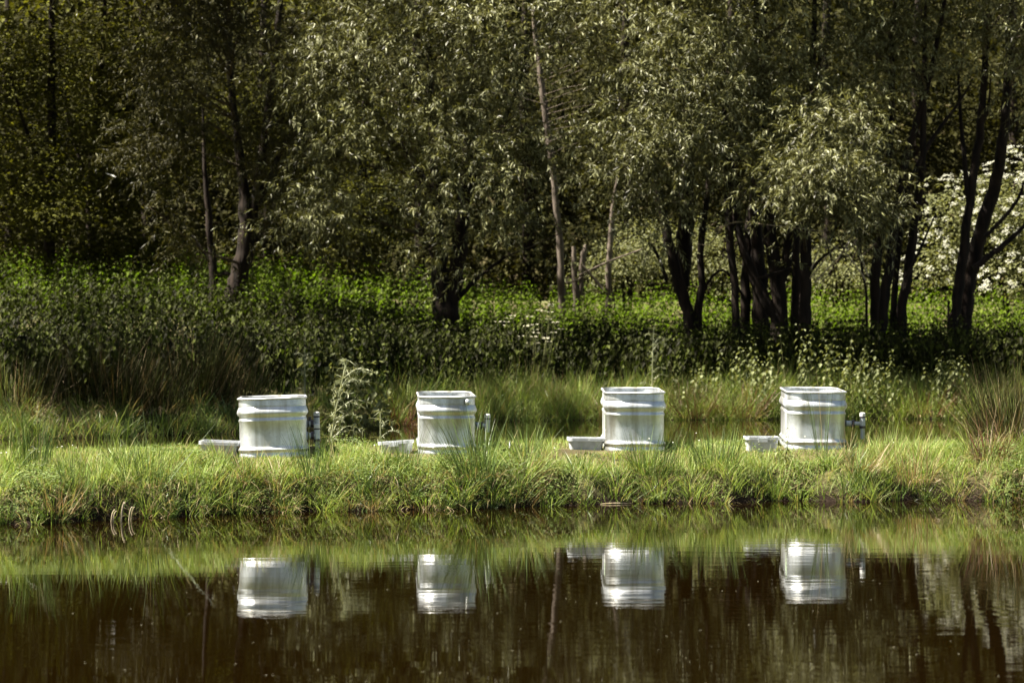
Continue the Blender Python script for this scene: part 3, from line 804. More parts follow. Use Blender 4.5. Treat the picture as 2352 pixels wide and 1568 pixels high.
# dark wood behind
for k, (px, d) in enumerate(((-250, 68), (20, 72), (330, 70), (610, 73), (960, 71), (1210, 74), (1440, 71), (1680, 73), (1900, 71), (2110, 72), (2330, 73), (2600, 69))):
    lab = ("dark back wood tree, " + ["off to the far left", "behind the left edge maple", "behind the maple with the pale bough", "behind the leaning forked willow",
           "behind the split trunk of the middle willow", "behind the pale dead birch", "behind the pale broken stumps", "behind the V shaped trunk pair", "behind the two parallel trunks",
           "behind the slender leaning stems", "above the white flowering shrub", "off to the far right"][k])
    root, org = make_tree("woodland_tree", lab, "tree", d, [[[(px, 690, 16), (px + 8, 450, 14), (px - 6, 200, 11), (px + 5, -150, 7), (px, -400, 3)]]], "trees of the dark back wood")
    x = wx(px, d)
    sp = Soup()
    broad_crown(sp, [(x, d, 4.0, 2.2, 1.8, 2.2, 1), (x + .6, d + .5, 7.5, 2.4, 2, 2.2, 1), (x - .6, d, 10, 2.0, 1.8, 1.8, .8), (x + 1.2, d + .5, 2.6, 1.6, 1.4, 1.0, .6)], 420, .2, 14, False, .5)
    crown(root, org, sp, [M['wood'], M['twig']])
# one far mass of foliage on the slope behind
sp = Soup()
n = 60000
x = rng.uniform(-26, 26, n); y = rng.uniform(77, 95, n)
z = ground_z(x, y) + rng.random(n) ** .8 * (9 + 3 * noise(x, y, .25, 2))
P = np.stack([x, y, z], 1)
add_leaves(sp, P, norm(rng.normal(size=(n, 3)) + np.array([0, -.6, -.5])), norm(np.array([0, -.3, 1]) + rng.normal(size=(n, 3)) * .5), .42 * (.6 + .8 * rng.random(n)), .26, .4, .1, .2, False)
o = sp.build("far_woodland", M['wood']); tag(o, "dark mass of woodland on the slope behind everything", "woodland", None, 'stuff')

# dead birch and pale stumps --------------------------------------------------
root, org = make_tree("dead_birch", "pale dead birch trunk leaning left with bare side twigs, right of the middle willow", "tree", 58.5, [
    [[(1292, 690, 9), (1288, 640, 9), (1286, 560, 8), (1272, 420, 7), (1262, 330, 8), (1248, 230, 8), (1240, 150, 7), (1228, 60, 5), (1222, -60, 3)]]], None, 'pale_bark')
sp = Soup()
for k in range(17):
    py = rng.uniform(110, 400); t = (py - 110) / 290
    px0 = 1238 + 34 * t; sgn = 1 if rng.random() < .8 else -1
    L = rng.uniform(40, 120) * sgn
    p0, p1 = at(px0, py, 58.4), at(px0 + L, py - abs(L) * rng.uniform(.15, .55), 58.4 - rng.uniform(0, .8))
    tube(sp, [p0, (p0 + p1) / 2 + [0, 0, .03], p1], [.008, .005, .003], 4)
sp.build("branch", M['pale_bark'], root, origin=org)['kind'] = 'stuff'
for lab, st in (("short pale broken stump right of the dead birch", [(1322, 690, 7), (1320, 620, 7), (1318, 565, 5)]), ("pinkish pale stump leaning right, with a snapped top", [(1332, 690, 6), (1338, 600, 7), (1346, 562, 5)]),
                ("pale upright dead trunk beside the fallen branches, rightmost of the broken stumps", [(1398, 690, 7), (1400, 600, 7), (1408, 480, 5), (1420, 400, 3)])):
    root, org = make_tree("broken_stump", lab, "tree stump", 59, [[st]], "pale broken stumps in the clearing", 'pale_bark')
for lab, st in (("long pale fallen branch slanting up to the right across the clearing", [(1330, 632, 2.2), (1400, 600, 2.2), (1475, 572, 1.5)]),
                ("short forked pale branch leaning against the stumps", [(1385, 665, 3), (1358, 632, 2.6), (1335, 606, 2)]),
                ("thin fallen branch low in the clearing, near the nettles", [(1300, 650, 2), (1330, 640, 1.8), (1380, 610, 1.2)])):
    p0 = at(st[0][0], st[0][1], 57.6)
    sp = Soup(); P = smooth_path([[*at(a, b, 57.6), c * 57.6 / PX] for a, b, c in st], 9)
    tube(sp, P[:, :3], P[:, 3], 6, wob=.08)
    o = sp.build("fallen_branch", M['pale_bark'], origin=p0, smooth=True); tag(o, lab, "branch", "pale fallen branches in the clearing")

# white flowering shrub at the right, pale shrubs in the clearing ---------------
def shrub(name, label, cat, d, blobs, ncl, leafmat, nflow=0, leaf=.1, lobed=True, stems=()):
    b0 = blobs[0]
    org = (b0[0], b0[1], float(ground_z(b0[0], b0[1])))
    root = empty(name, org, label, cat)
    sp = Soup()
    for k in range(7):
        x = b0[0] + rng.uniform(-.5, .5) * b0[3]; g = float(ground_z(x, d))
        tube(sp, smooth_path([[x, d, g - .1], [x + rng.uniform(-.3, .3), d, g + 1.2], [x + rng.uniform(-.9, .9), d - .2, g + 2.4]], 8), np.linspace(.04, .012, 8), 6)
    sp.build("stem", M['bark'], root, origin=org, smooth=True)
    sp = Soup(); broad_crown(sp, blobs, ncl, leaf, 16, lobed, .26)
    o = sp.build("foliage", [leafmat, M['twig']], root, origin=org); o['kind'] = 'stuff'
    if nflow:
        c, u = blob_points(blobs, nflow, .12)
        keep = (u[:, 1] < .35) & (u[:, 2] > -.6); c = c[keep]; u = u[keep]
        sp = Soup(); per = 20; n = len(c) * per
        fn = norm(u * .5 + np.array([0, -.35, .8])); FN = np.repeat(fn, per, 0)
        off = rand_unit(n); off = off - FN * (off * FN).sum(1, keepdims=True)
        rad = np.repeat(.035 + .06 * rng.random(len(c)), per)
        P = np.repeat(c, per, 0) + off * (rad * np.sqrt(rng.random(n)))[:, None] + FN * .02 + rng.normal(size=(n, 3)) * .012
        add_leaves(sp, P, norm(off + .2 * rand_unit(n)), norm(FN + .3 * rng.normal(size=(n, 3))), .042, .034, .5, .0, .15, False)
        o = sp.build("blossom", M['blossom'], root, origin=org); o['kind'] = 'stuff'
    return root
shrub("flowering_shrub", "tall shrub covered in flat white flower heads at the right edge behind the trunks", "shrub", 59,
      [px_blob(2330, 500, 120, 170, 58.5, 1.2), px_blob(2200, 520, 110, 130, 59, 1.0), px_blob(2150, 620, 90, 70, 58.5, .9), px_blob(2340, 640, 110, 60, 57.5, .9), px_blob(2440, 520, 120, 190, 59, 1.2)], 620, M['pale_leaf'], 760, .10, False)
shrub("pale_shrub", "pale sunlit shrub low in the clearing beside the broken stumps", "shrub", 60, [px_blob(1430, 590, 90, 60, 60, .9), px_blob(1480, 560, 70, 80, 60.5, .8), px_blob(1370, 620, 70, 40, 59.5, .6)], 230, M['pale_leaf'], 0, .09, False)
shrub("pale_shrub", "pale sunlit shrub seen between the V shaped trunks and the stem clump", "shrub", 60.5, [px_blob(1660, 600, 90, 80, 60.5, .9), px_blob(1600, 560, 70, 90, 61, .8), px_blob(1730, 630, 60, 50, 60, .6)], 230, M['pale_leaf'], 0, .09, False)
shrub("pale_shrub", "pale low shrub behind the bare arching twigs, left of the slender stems", "shrub", 59.5, [px_blob(1940, 640, 80, 45, 59.5, .7), px_blob(1900, 600, 60, 60, 60, .7)], 150, M['pale_leaf'], 0, .09, False)
# bare arching twigs between D2 and E
sp = Soup()
p0 = at(1860, 640, 49.6)
for st in ([(1860, 640), (1900, 590), (1930, 560)], [(1990, 645), (1950, 590), (1900, 555), (1880, 520)], [(1995, 635), (1970, 570), (1950, 540)], [(1862, 620), (1880, 575), (1895, 510)], [(1870, 650), (1930, 585), (1958, 540), (1962, 450)],
           [(1640, 530), (1690, 510), (1760, 516), (1900, 532)], [(1660, 520), (1630, 560), (1600, 560)]):
    P = smooth_path([at(a, b, 49.4) for a, b in st], 9); tube(sp, P, np.linspace(.018, .006, 9), 5)
o = sp.build("dead_twigs", M['dry_stick'], origin=p0); tag(o, "tangle of bare arching twigs among the willow trunks on the right", "dead twigs", None, 'stuff')

# ------------------------------------------------------------------ nettles under the trees
sp = Soup()
def nettle_stems(sp, x, y, h, leaf, npair, m=0, tilt=.12, wid=.62, stemw=.006, hang=0.0):
    n = len(x)
    P = np.stack([x, y, ground_z(x, y)], 1)
    d = norm(np.array([0, 0, 1.0]) + rng.normal(size=(n, 3)) * tilt)
    f = np.linspace(.30, 1.0, npair)
    a0 = rng.random(n) * 2 * np.pi
    for k, s in enumerate(f):
        for sg in (0, 1):
            az = a0 + (k % 2) * np.pi / 2 + sg * np.pi + rng.normal(size=n) * .3
            D = np.stack([np.cos(az), np.sin(az) - hang * .5, -.35 - hang - .5 * rng.random(n)], 1)
            if s > .93: D[:, 2] += .5
            N = norm(np.stack([np.cos(az) * .5, np.sin(az) * .5 - hang * .8, np.ones(n)], 1) + rng.normal(size=(n, 3)) * .2)
            L = leaf * (.75 + .5 * rng.random(n)) * (1.0 if s < .85 else .62)
            add_leaves(sp, P + d * (h * s)[:, None] + np.stack([np.cos(az), np.sin(az), 0 * az], 1) * .018, D, N, L, L * wid, .36, .18, .22, True, m)
    wa = rng.random(n) * 6.28
    wv = np.stack([np.cos(wa), np.sin(wa), 0 * wa], 1) * stemw
    V = np.stack([P - wv, P + wv, P + d * h[:, None]], 1)
    sp.add(V.reshape(-1, 3), np.arange(n * 3).reshape(-1, 3), 1)
def scatter(n, x0, x1, f0, f1):
    x = rng.uniform(x0, x1, n); y = f0(x) + (f1(x) - f0(x)) * rng.random(n)
    return x, y
x, y = scatter(1500, -12, 12, lambda x: e3(x) + 1.5 + .5 * noise(x, x * 0, 1.3, 2), lambda x: e3(x) + 3.4)
nettle_stems(sp, x, y, np.maximum(1.12 + .25 * rng.random(len(x)) + .22 * noise(x, y, 1.2, 3) + .14 * noise(x, y, 2.6, 8), .4), .15 * (1 + .2 * noise(x, y, 1.7, 5)), 9, hang=.55)
x, y = scatter(1900, -12, 12, lambda x: e3(x) + 3.0, lambda x: e3(x) * 0 + 51)
nettle_stems(sp, x, y, np.maximum(.9 + .3 * rng.random(len(x)) + .26 * noise(x, y, 1.1, 3) + .16 * noise(x, y, 2.6, 8), .35), .13 * (1 + .25 * noise(x, y, 1.7, 5)), 8, hang=.25)
x, y = scatter(1900, -13.5, 13.5, lambda x: 50 + x * 0, lambda x: 57 + x * 0)
k = rng.random(len(x)) > sstep(53, 58, y + .8 * noise(x, y, .9, 6)); x, y = x[k], y[k]
nettle_stems(sp, x, y, .85 + .35 * rng.random(len(x)) + .28 * noise(x, y, 1.0, 3), .12 * (1 + .2 * noise(x, y, 1.7, 5)), 6)
o = sp.build("nettle_bed", [M['nettle'], M['stem']]); tag(o, "deep bed of stinging nettles under the trees, leaf colour darkened as shade", "nettles", None, 'stuff')

sp = Soup()  # same stems as the nettle bed, leaf colour raised as if lit
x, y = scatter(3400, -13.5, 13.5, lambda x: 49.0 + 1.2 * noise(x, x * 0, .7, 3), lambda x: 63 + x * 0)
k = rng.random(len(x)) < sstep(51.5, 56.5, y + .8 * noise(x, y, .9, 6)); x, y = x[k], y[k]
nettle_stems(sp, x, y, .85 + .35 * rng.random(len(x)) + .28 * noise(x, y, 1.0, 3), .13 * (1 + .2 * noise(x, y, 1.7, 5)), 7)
o = sp.build("sunlit_undergrowth", [M['lit_green'], M['stem']]); tag(o, "strip of undergrowth behind the willows, sunlight painted into its vivid green", "undergrowth", None, 'stuff')

# ------------------------------------------------------------------ turf on the island
def worn(x, y):
    """the grass is trodden short before the tanks and tubs"""
    f = np.ones(len(x))
    for t, w in ((t1, w1), (t2, w2), (t3, w3), (t4, w4)):
        f = np.where((x > t.location.x - w / 2 - .45) & (x < t.location.x + w / 2 + .1) & (y > t.location.y - .5) & (y < t.location.y + .3), .42, f)
    return f
def turf(n, f0, f1, h0, h1, w, lean=.35, curve=.6, segs=2, m=0, sp=None, x0=-6.8, x1=6.8, mask=None):
    x = rng.uniform(x0, x1, n); y = f0(x) + (f1(x) - f0(x)) * rng.random(n)
    x = np.where(np.abs(x) > 6.8, x, x)
    if mask is not None:
        k = mask(x, y); x, y = x[k], y[k]
    n = len(x)
    P = np.stack([x, y, ground_z(x, y) - .01], 1)
    L = (h0 + (h1 - h0) * rng.random(n) ** 1.5) * (1 + .35 * noise(x, y, 1.3, 8))
    L = L * worn(x, y)
    add_blades(sp, P, rng.random(n) * 6.28, np.abs(rng.normal(size=n)) * lean, rng.random(n) * curve, np.maximum(L, .02), w * (.7 + .6 * rng.random(n)), segs, m)
def clear_tank(x, y):
    k = np.ones(len(x), bool)
    for t, w in ((t1, w1), (t2, w2), (t3, w3), (t4, w4)):
        k &= ~((np.abs(x - t.location.x) < w / 2 + .02) & (y > t.location.y - .01) & (y < t.location.y + 1.65))
    return k
def tufts(sp, cx, cy, per, L, Wd, fan, rad, segs=3, m=0):
    n = len(cx) * per
    k = np.repeat(np.arange(len(cx)), per)
    a = rng.random(n) * 6.28; r = np.sqrt(rng.random(n)) * np.broadcast_to(rad, (len(cx),))[k]
    x = cx[k] + r * np.cos(a); y = cy[k] + r * np.sin(a)
    P = np.stack([x, y, ground_z(x, y) - .02], 1)
    lx = rng.normal(size=len(cx)) * .2
    ln = np.abs(rng.normal(size=n)) * fan
    hx = np.cos(a) * np.sin(ln) + lx[k]; hy = np.sin(a) * np.sin(ln)
    LL = np.broadcast_to(L, (len(cx),))[k] * (.4 + .65 * rng.random(n))
    LL = LL * worn(x, y)
    add_blades(sp, P, np.arctan2(hy, hx), np.minimum(np.hypot(hx, hy), 1.3), .2 + 1.1 * rng.random(n) ** 1.5, LL, Wd * (.6 + .7 * rng.random(n)), segs, m)
def trodden(x, y):
    k = clear_tank(x, y)
    for t, w in ((t1, w1), (t2, w2), (t3, w3), (t4, w4)):
        jag = .05 * noise(x, y, 6, 2)
        k &= ~((x > t.location.x - w / 2 - .42) & (x < t.location.x + w / 2 + .05) & (y > t.location.y - .34 + jag) & (y < t.location.y + .6))
    return k
sp = Soup()
nT = 260
cx = rng.uniform(-6.2, 6.2, nT); cy = e1(cx) + .02 + .75 * rng.random(nT) ** 1.3
mi = rng.choice(4, nT, p=[.6, .22, .07, .11])
for q in range(4):
    k = mi == q; tufts(sp, cx[k], cy[k], 60, .13 + .30 * rng.random(k.sum()) ** 1.5, .0075, .48, .04 + .08 * rng.random(k.sum()), m=q)
cx = rng.uniform(-6.2, 6.2, 170); cy = e1(cx) - .04 + .1 * rng.random(170); mi = rng.choice([0, 1, 2, 3], 170, p=[.35, .3, .2, .15])
for q in range(4):
    k = mi == q; tufts(sp, cx[k], cy[k], 34, .10 + .14 * rng.random(k.sum()), .007, .8, .05, m=q)
for px in (20, 95, 210, 420, 560, 760, 980, 1060, 1150, 1420, 1520, 1600, 1690, 1860, 2130, 2250):
    n = 90; x0 = wx(px, 21.2); y0 = float(e1(np.array(x0))) + rng.uniform(.02, .22)
    a = rng.random(n) * 6.28; r = .10 * np.sqrt(rng.random(n))
    x = x0 + r * np.cos(a); y = y0 + r * np.sin(a); P = np.stack([x, y, ground_z(x, y) - .02], 1)
    hy = np.sin(a) - .45
    add_blades(sp, P, np.arctan2(hy, np.cos(a)), .15 + .45 * rng.random(n), .5 + 1.3 * rng.random(n), rng.uniform(.20, .34) * (.5 + .7 * rng.random(n)), .007, 3, int(rng.choice([0, 0, 1])))
nT = 90
cx = rng.uniform(-6.2, 6.2, nT); cy = e1(cx) + .8 + 1.4 * rng.random(nT); k = trodden(cx, cy); cx, cy = cx[k], cy[k]
tufts(sp, cx, cy, 40, .08 + .12 * rng.random(len(cx)), .006, .4, .06)
cx = rng.uniform(-6.5, 6.5, 60); cy = e2(cx) - .45 + .5 * rng.random(60)
tufts(sp, cx, cy, 30, .10 + .14 * rng.random(60), .006, .4, .06)
turf(80000, lambda x: e1(x) + .35, lambda x: e2(x) - .1, .03, .085, .006, sp=sp, mask=trodden)
turf(16000, lambda x: e1(x) + .5, lambda x: e1(x) + 2.2, .015, .04, .006, .6, .8, sp=sp, mask=lambda x, y: clear_tank(x, y) & ~trodden(x, y))
turf(34000, lambda x: e1(x) + .02, lambda x: e1(x) + .75, .06, .20, .007, .5, .9, sp=sp, mask=clear_tank)
turf(3000, lambda x: e2(x) - .6, lambda x: e2(x) + .1, .05, .14, .008, .25, .7, sp=sp, mask=clear_tank)
turf(5000, lambda x: e1(x) + .2, lambda x: e2(x) - .3, .15, .32, .006, .2, .6, 3, sp=sp, mask=lambda x, y: clear_tank(x, y) & (noise(x, y, 1.2, 9) > .1) & (y < e1(x) + 1.6) & trodden(x, y))
o = sp.build("turf", [M['grass'], M['rush'], M['straw'], M['bankgrass']]); tag(o, "sunlit rough turf covering the island bank", "grass", None, 'stuff')
# broad little herbs in patches on the bank
sp = Soup()
n = 52000
x = rng.uniform(-6.8, 6.8, n); y = e1(x) + .0 + 1.25 * rng.random(n) ** 1.2
k = (noise(x, y, 1.1, 3) + .5 * noise(x, y, 3, 1) > .15) & trodden(x, y)
x, y = x[k], y[k]; n = len(x)
P = np.stack([x, y, ground_z(x, y) + .02 + .14 * rng.random(n) * np.clip(.6 + .5 * noise(x, y, 1.9, 2), .15, 1.4)], 1)
az = rng.random(n) * 6.28
add_leaves(sp, P, np.stack([np.cos(az), np.sin(az), .2 * rng.normal(size=n)], 1), norm(np.array([0, -.3, 1]) + rng.normal(size=(n, 3)) * .4), .03 * (.6 + .8 * rng.random(n)), .016, .5, .1, .15, False)
o = sp.build("low_herbs", M['herb']); tag(o, "patches of small leaved green herbs on the island bank", "herbs", None, 'stuff')
# white daisies specks at the left
sp = Soup(); n = 52
x = np.concatenate([rng.uniform(-5.4, -3.0, 36), rng.uniform(-3.0, 5, 16)]); y = e1(x) + .4 + rng.random(n) * 1.5
P = np.stack([x, y, ground_z(x, y) + .09 + .04 * rng.random(n)], 1)
for q in range(3):
    a = rng.random(n) * 6.28
    D = np.stack([np.cos(a), np.sin(a), 0 * a], 1) * 1.0
    add_leaves(sp, P - D * .009, D, norm(np.array([0, -.7, 1]) + rng.normal(size=(n, 3)) * .2), .014, .011, .5, 0, 0, False)
o = sp.build("daisies", M['white_petal']); tag(o, "tiny white daisies dotted over the turf", "daisies", None, 'stuff')
# hanging dead grass along the near waterline
sp = Soup(); n = 1900
x = rng.uniform(-6.5, 6.5, n); y = e1(x) + rng.uniform(-.02, .22, n)
k = noise(x, x * 0, 1.6, 6) > -.25; x, y = x[k], y[k]; n = len(x)
P = np.stack([x, y, ground_z(x, y) + .01], 1)
az = -np.pi / 2 + rng.normal(size=n) * .9
add_blades(sp, P, az, .5 + .9 * rng.random(n), .5 + 1.2 * rng.random(n), .10 + .30 * rng.random(n) ** 1.6, .0055, 3)
o = sp.build("dead_grass_fringe", M['straw']); tag(o, "dead straw coloured grass drooping into the pond along the bank", "dead grass", None, 'stuff')

# ------------------------------------------------------------------ grass along the far bank
sp = Soup()
nT = 330
cx = rng.uniform(-11, 11, nT); cy = e3(cx) - .1 + 1.7 * rng.random(nT)
mi = np.where(cx < -2.4, rng.choice(3, nT, p=[.35, .55, .10]), rng.choice(3, nT, p=[.72, .22, .06]))
for q in range(3):
    k = mi == q; tufts(sp, cx[k], cy[k], 70, (.4 + .55 * rng.random(k.sum())) * np.where(cx[k] < -2.6, .7, 1), .013, .38, .10 + .2 * rng.random(k.sum()), m=q)
turf(16000, lambda x: e3(x) - .1, lambda x: e3(x) + 1.9, .25, .75, .011, .25, .9, 3, sp=sp, x0=-12, x1=12, mask=lambda x, y: (noise(x, y, .6, 4) > -.55 + 1.1 * (x < -2.4)))
turf(4000, lambda x: e3(x) + 1.0, lambda x: e3(x) + 2.2, .5, .95, .008, .12, .35, 3, sp=sp, x0=-12, x1=12)
turf(7000, lambda x: e3(x) - .15, lambda x: e3(x) + .3, .3, .6, .012, .6, 1.6, 3, sp=sp, x0=-12, x1=12)
o = sp.build("bank_grass", [M['bankgrass'], M['rush'], M['straw']]); tag(o, "tall uneven grass along the far bank behind the channel", "grass", None, 'stuff')

# ------------------------------------------------------------------ rush and straw tussocks
def tussock(name, label, px, py, d, n, h, w, fan, mat, group, lean_x=0.0, z=None, straw=0, rad=.1):
    x0 = wx(px, d)
    g = float(ground_z(x0, d)) if z is None else z
    root = empty(name, (x0, d, g), label, "rushes" if 'rush' in name else "grass tuft", group)
    sp = Soup()
    a = rng.random(n) * 6.28; r = rad * np.sqrt(rng.random(n))
    P = np.stack([r * np.cos(a), r * np.sin(a) * .8, -.03 + 0 * a], 1)
    az = a + rng.normal(size=n) * .5
    ln = np.abs(rng.normal(size=n)) * fan + fan * .3 * r / rad
    # shared lean to one side
    hx = np.cos(az) * np.sin(ln) + lean_x; hy = np.sin(az) * np.sin(ln)
    az = np.arctan2(hy, hx); ln = np.minimum(np.hypot(hx, hy), 1.3)
    L = h * (.5 + .85 * rng.random(n)) * (1.15 if mat == 'rush' else 1.0)
    add_blades(sp, P, az, ln, .05 + .35 * rng.random(n) ** 2, L, w, 3)
    o = sp.build("blades", M[mat], root); o['kind'] = 'stuff'
    if straw:
        sp = Soup(); n = straw
        a = rng.random(n) * 6.28; r = rad * 1.2 * np.sqrt(rng.random(n))
        P = np.stack([r * np.cos(a), r * np.sin(a), 0 * a], 1)
        add_blades(sp, P, a + rng.normal(size=n) * .4, .5 + .6 * rng.random(n), .6 + 1.2 * rng.random(n), h * (.3 + .4 * rng.random(n)), w, 3)
        o = sp.build("dead_blades", M['straw'], root); o['kind'] = 'stuff'
    return root
G1 = "green rush tussocks on the near bank"
nb = lambda px, off: float(e1(np.array(wx(px, 21.2)))) + off
tussock("rush_tussock", "big dark green rush tussock in front of the narrowest tank, leaning left", 1085, 0, nb(1075, .2), 230, .50, .0065, .30, 'rush', G1, -.22, None, 40, .2)
tussock("rush_tussock", "green rush tussock at the waterline below the right edge of the widest tank", 715, 0, nb(730, .2), 110, .40, .006, .20, 'rush', G1, -.05, None, 15, .14)
tussock("rush_tussock", "wide fanned rush tussock on the left bank above pale broken stubs", 330, 0, nb(330, .3), 80, .55, .006, .38, 'rush', G1, -.12, None, 30, .16)
tussock("rush_tussock", "upright green rush tussock at the left edge of the near bank", 75, 0, nb(75, .75), 130, .36, .006, .16, 'rush', G1, 0, None, 6, .16)
tussock("rush_tussock", "lush rush tussock below the tank without a pipe", 1490, 0, nb(1490, .22), 150, .36, .0065, .28, 'rush', G1, .05, None, 20, .2)
tussock("rush_tussock", "short dense rush tussock right of the lush one, below the gap between two tanks", 1640, 0, nb(1640, .3), 150, .36, .0065, .25, 'rush', G1, 0, None, 10, .2)
tussock("rush_tussock", "few thin dark rush stems rising before the tank with the hose tail", 1890, 0, nb(1890, .4), 26, .62, .006, .10, 'rush', G1, -.03, None, 8, .06)
tussock("rush_tussock", "loose rush tuft left of the big leaning tussock, near mid bank", 930, 0, nb(930, .4), 70, .34, .006, .25, 'rush', G1, 0, None, 20, .12)
tussock("rush_tussock", "small rush tuft at mid bank right of the big leaning tussock", 1215, 0, nb(1215, .45), 80, .36, .006, .22, 'rush', G1, .05, None, 15, .12)
tussock("rush_tussock", "low rush tuft on the far left bank beside the leafy weed", 180, 0, nb(180, .4), 60, .42, .006, .22, 'rush', G1, .05, None, 25, .12)
G2 = "straw coloured tussocks at the right of the near bank"
tussock("straw_tussock", "bleached straw tussock with dark fan of stems, left of the two at the right shore", 2085, 0, nb(2085, .25), 120, .46, .007, .42, 'straw', G2, -.10, None, 60, .22)
tussock("straw_tussock", "reddish dead tussock at the right shore hanging into the water", 2275, 0, nb(2275, .28), 130, .42, .007, .45, 'rust', G2, .12, None, 60, .16)
tussock("straw_tussock", "flattened straw tussock on the water below the hose tail tank", 1975, 0, nb(1975, .2), 90, .40, .006, .7, 'straw', G2, .25, None, 60, .15)
tussock("straw_tussock", "small pale straw tuft at the waterline between the widest and narrowest tank", 850, 0, nb(850, .02), 46, .22, .005, .6, 'straw', G2, -.05, None, 20, .05)
tussock("straw_tussock", "pale straw tuft on the left bank, leftmost of all", 130, 0, nb(130, .2), 70, .28, .006, .5, 'straw', G2, 0, None, 30, .14)
G3 = "brown rush clumps at the right end of the island"
tussock("rush_tussock", "tall dark rush clump at the right end of the island", 2335, 0, 23.7, 1000, .78, .007, .30, 'rush_brown', G3, -.05, None, 50, .36)
tussock("rush_tussock", "brown leaning rush clump low at the right picture edge", 2330, 0, 22.9, 200, .65, .007, .40, 'rush_brown', G3, .18, None, 90, .25)
G4 = "dark rush clumps on the far bank at the left"
for lab, px, off, hh, nn in (("dark rush clump at the left edge of the far bank", 40, 1.2, .9, 300), ("broad dark rush clump left of centre in the far left group", 190, 1.5, 1.15, 420), ("pale streaked rush clump in the far left group", 270, 1.0, 1.05, 380),
                             ("low brown rush clump between the two tallest far left clumps", 350, .9, .85, 320), ("tallest brown rush clump left of the widest tank", 450, 1.4, 1.25, 520), ("dark rush clump nearest the widest tank on the far bank", 525, 1.2, .95, 320)):
    d = float(e3(np.array(wx(px, 37.5)))) + off
    tussock("rush_tussock", lab, px, 0, d, int(nn * 1.5), hh * 1.05, .012, .28, 'rush_brown', G4, .05, None, 130, .5)
G5 = "rusty dead tufts hanging over the channel"
for lab, px in (("rusty dead roots and blades right of the pale thistle over the channel", 915), ("rusty dead tuft over the channel right of the pipeless tank", 1700), ("rusty dead tuft over the channel right of the hose tail", 2130), ("small rusty tuft over the channel left of the pipeless tank", 1590)):
    d = float(e3(np.array(wx(px, 44)))) + .15
    tussock("dead_tussock", lab, px, 0, d, 150, .7, .014, .9, 'rust', G5, 0, None, 40, .4)

# stubs and loose straws at the near edge
for lab, px, h in (("tallest bleached rush stub at the left waterline", 272, .16), ("short curled rush stub left of the tallest stub", 252, .10), ("curled pale rush stub right of the tallest stub", 292, .12)):
    d = nb(px, .0); x0 = wx(px, d)
    sp = Soup()
    for q in range(2):
        b = rng.uniform(-.03, .03, 3); b[2] = 0; hh = h * rng.uniform(.6, 1.0)
        P = smooth_path([b, b + [.01, -.02, hh * .6], b + [.025, -.03, hh * .95], b + [.035, -.035, hh]], 8); tube(sp, P, np.linspace(.006, .003, 8), 5)
    o = sp.build("rush_stub", M['dry_stick']); o.location = (x0, d, .0); tag(o, lab, "rush stub", "bleached stubs at the left waterline")
for lab, px0, px1, py in (("pale dead reed stem floating along the waterline left of the middle", 720, 900, 1171), ("short pale stem floating at the waterline below the pipeless tank", 1380, 1450, 1158), ("pale stick lying on the water at the right shore", 2150, 2200, 1147)):
    d = PX * HC / (py - 784)
    a, b = np.array([wx(px0, d), d, .004]), np.array([wx(px1, d), d + .05, .006])
    sp = Soup(); P = smooth_path([a, a * .5 + b * .5 + [0, .02, .004], b], 8); tube(sp, P - a, np.linspace(.006, .004, 8), 5)
    o = sp.build("floating_stem", M['dry_stick']); o.location = a; tag(o, lab, "reed stem", "dead stems floating at the bank")
# drifting seed specks
sp = Soup(); n = 260
y = 8 + 11 * rng.random(n); x = rng.uniform(-.25, .25, n) * y
P = np.stack([x, y, np.full(n, .003)], 1); a = rng.random(n) * 6.28; D = np.stack([np.cos(a), np.sin(a), 0 * a], 1)
add_leaves(sp, P, D, np.tile([0, 0, 1.0], (n, 1)), .006 + .006 * rng.random(n), .006, .5, 0, 0, False)
o = sp.build("floating_seeds", M['cream_petal']); tag(o, "pale seeds drifting on the dark water", "seeds", None, 'stuff')

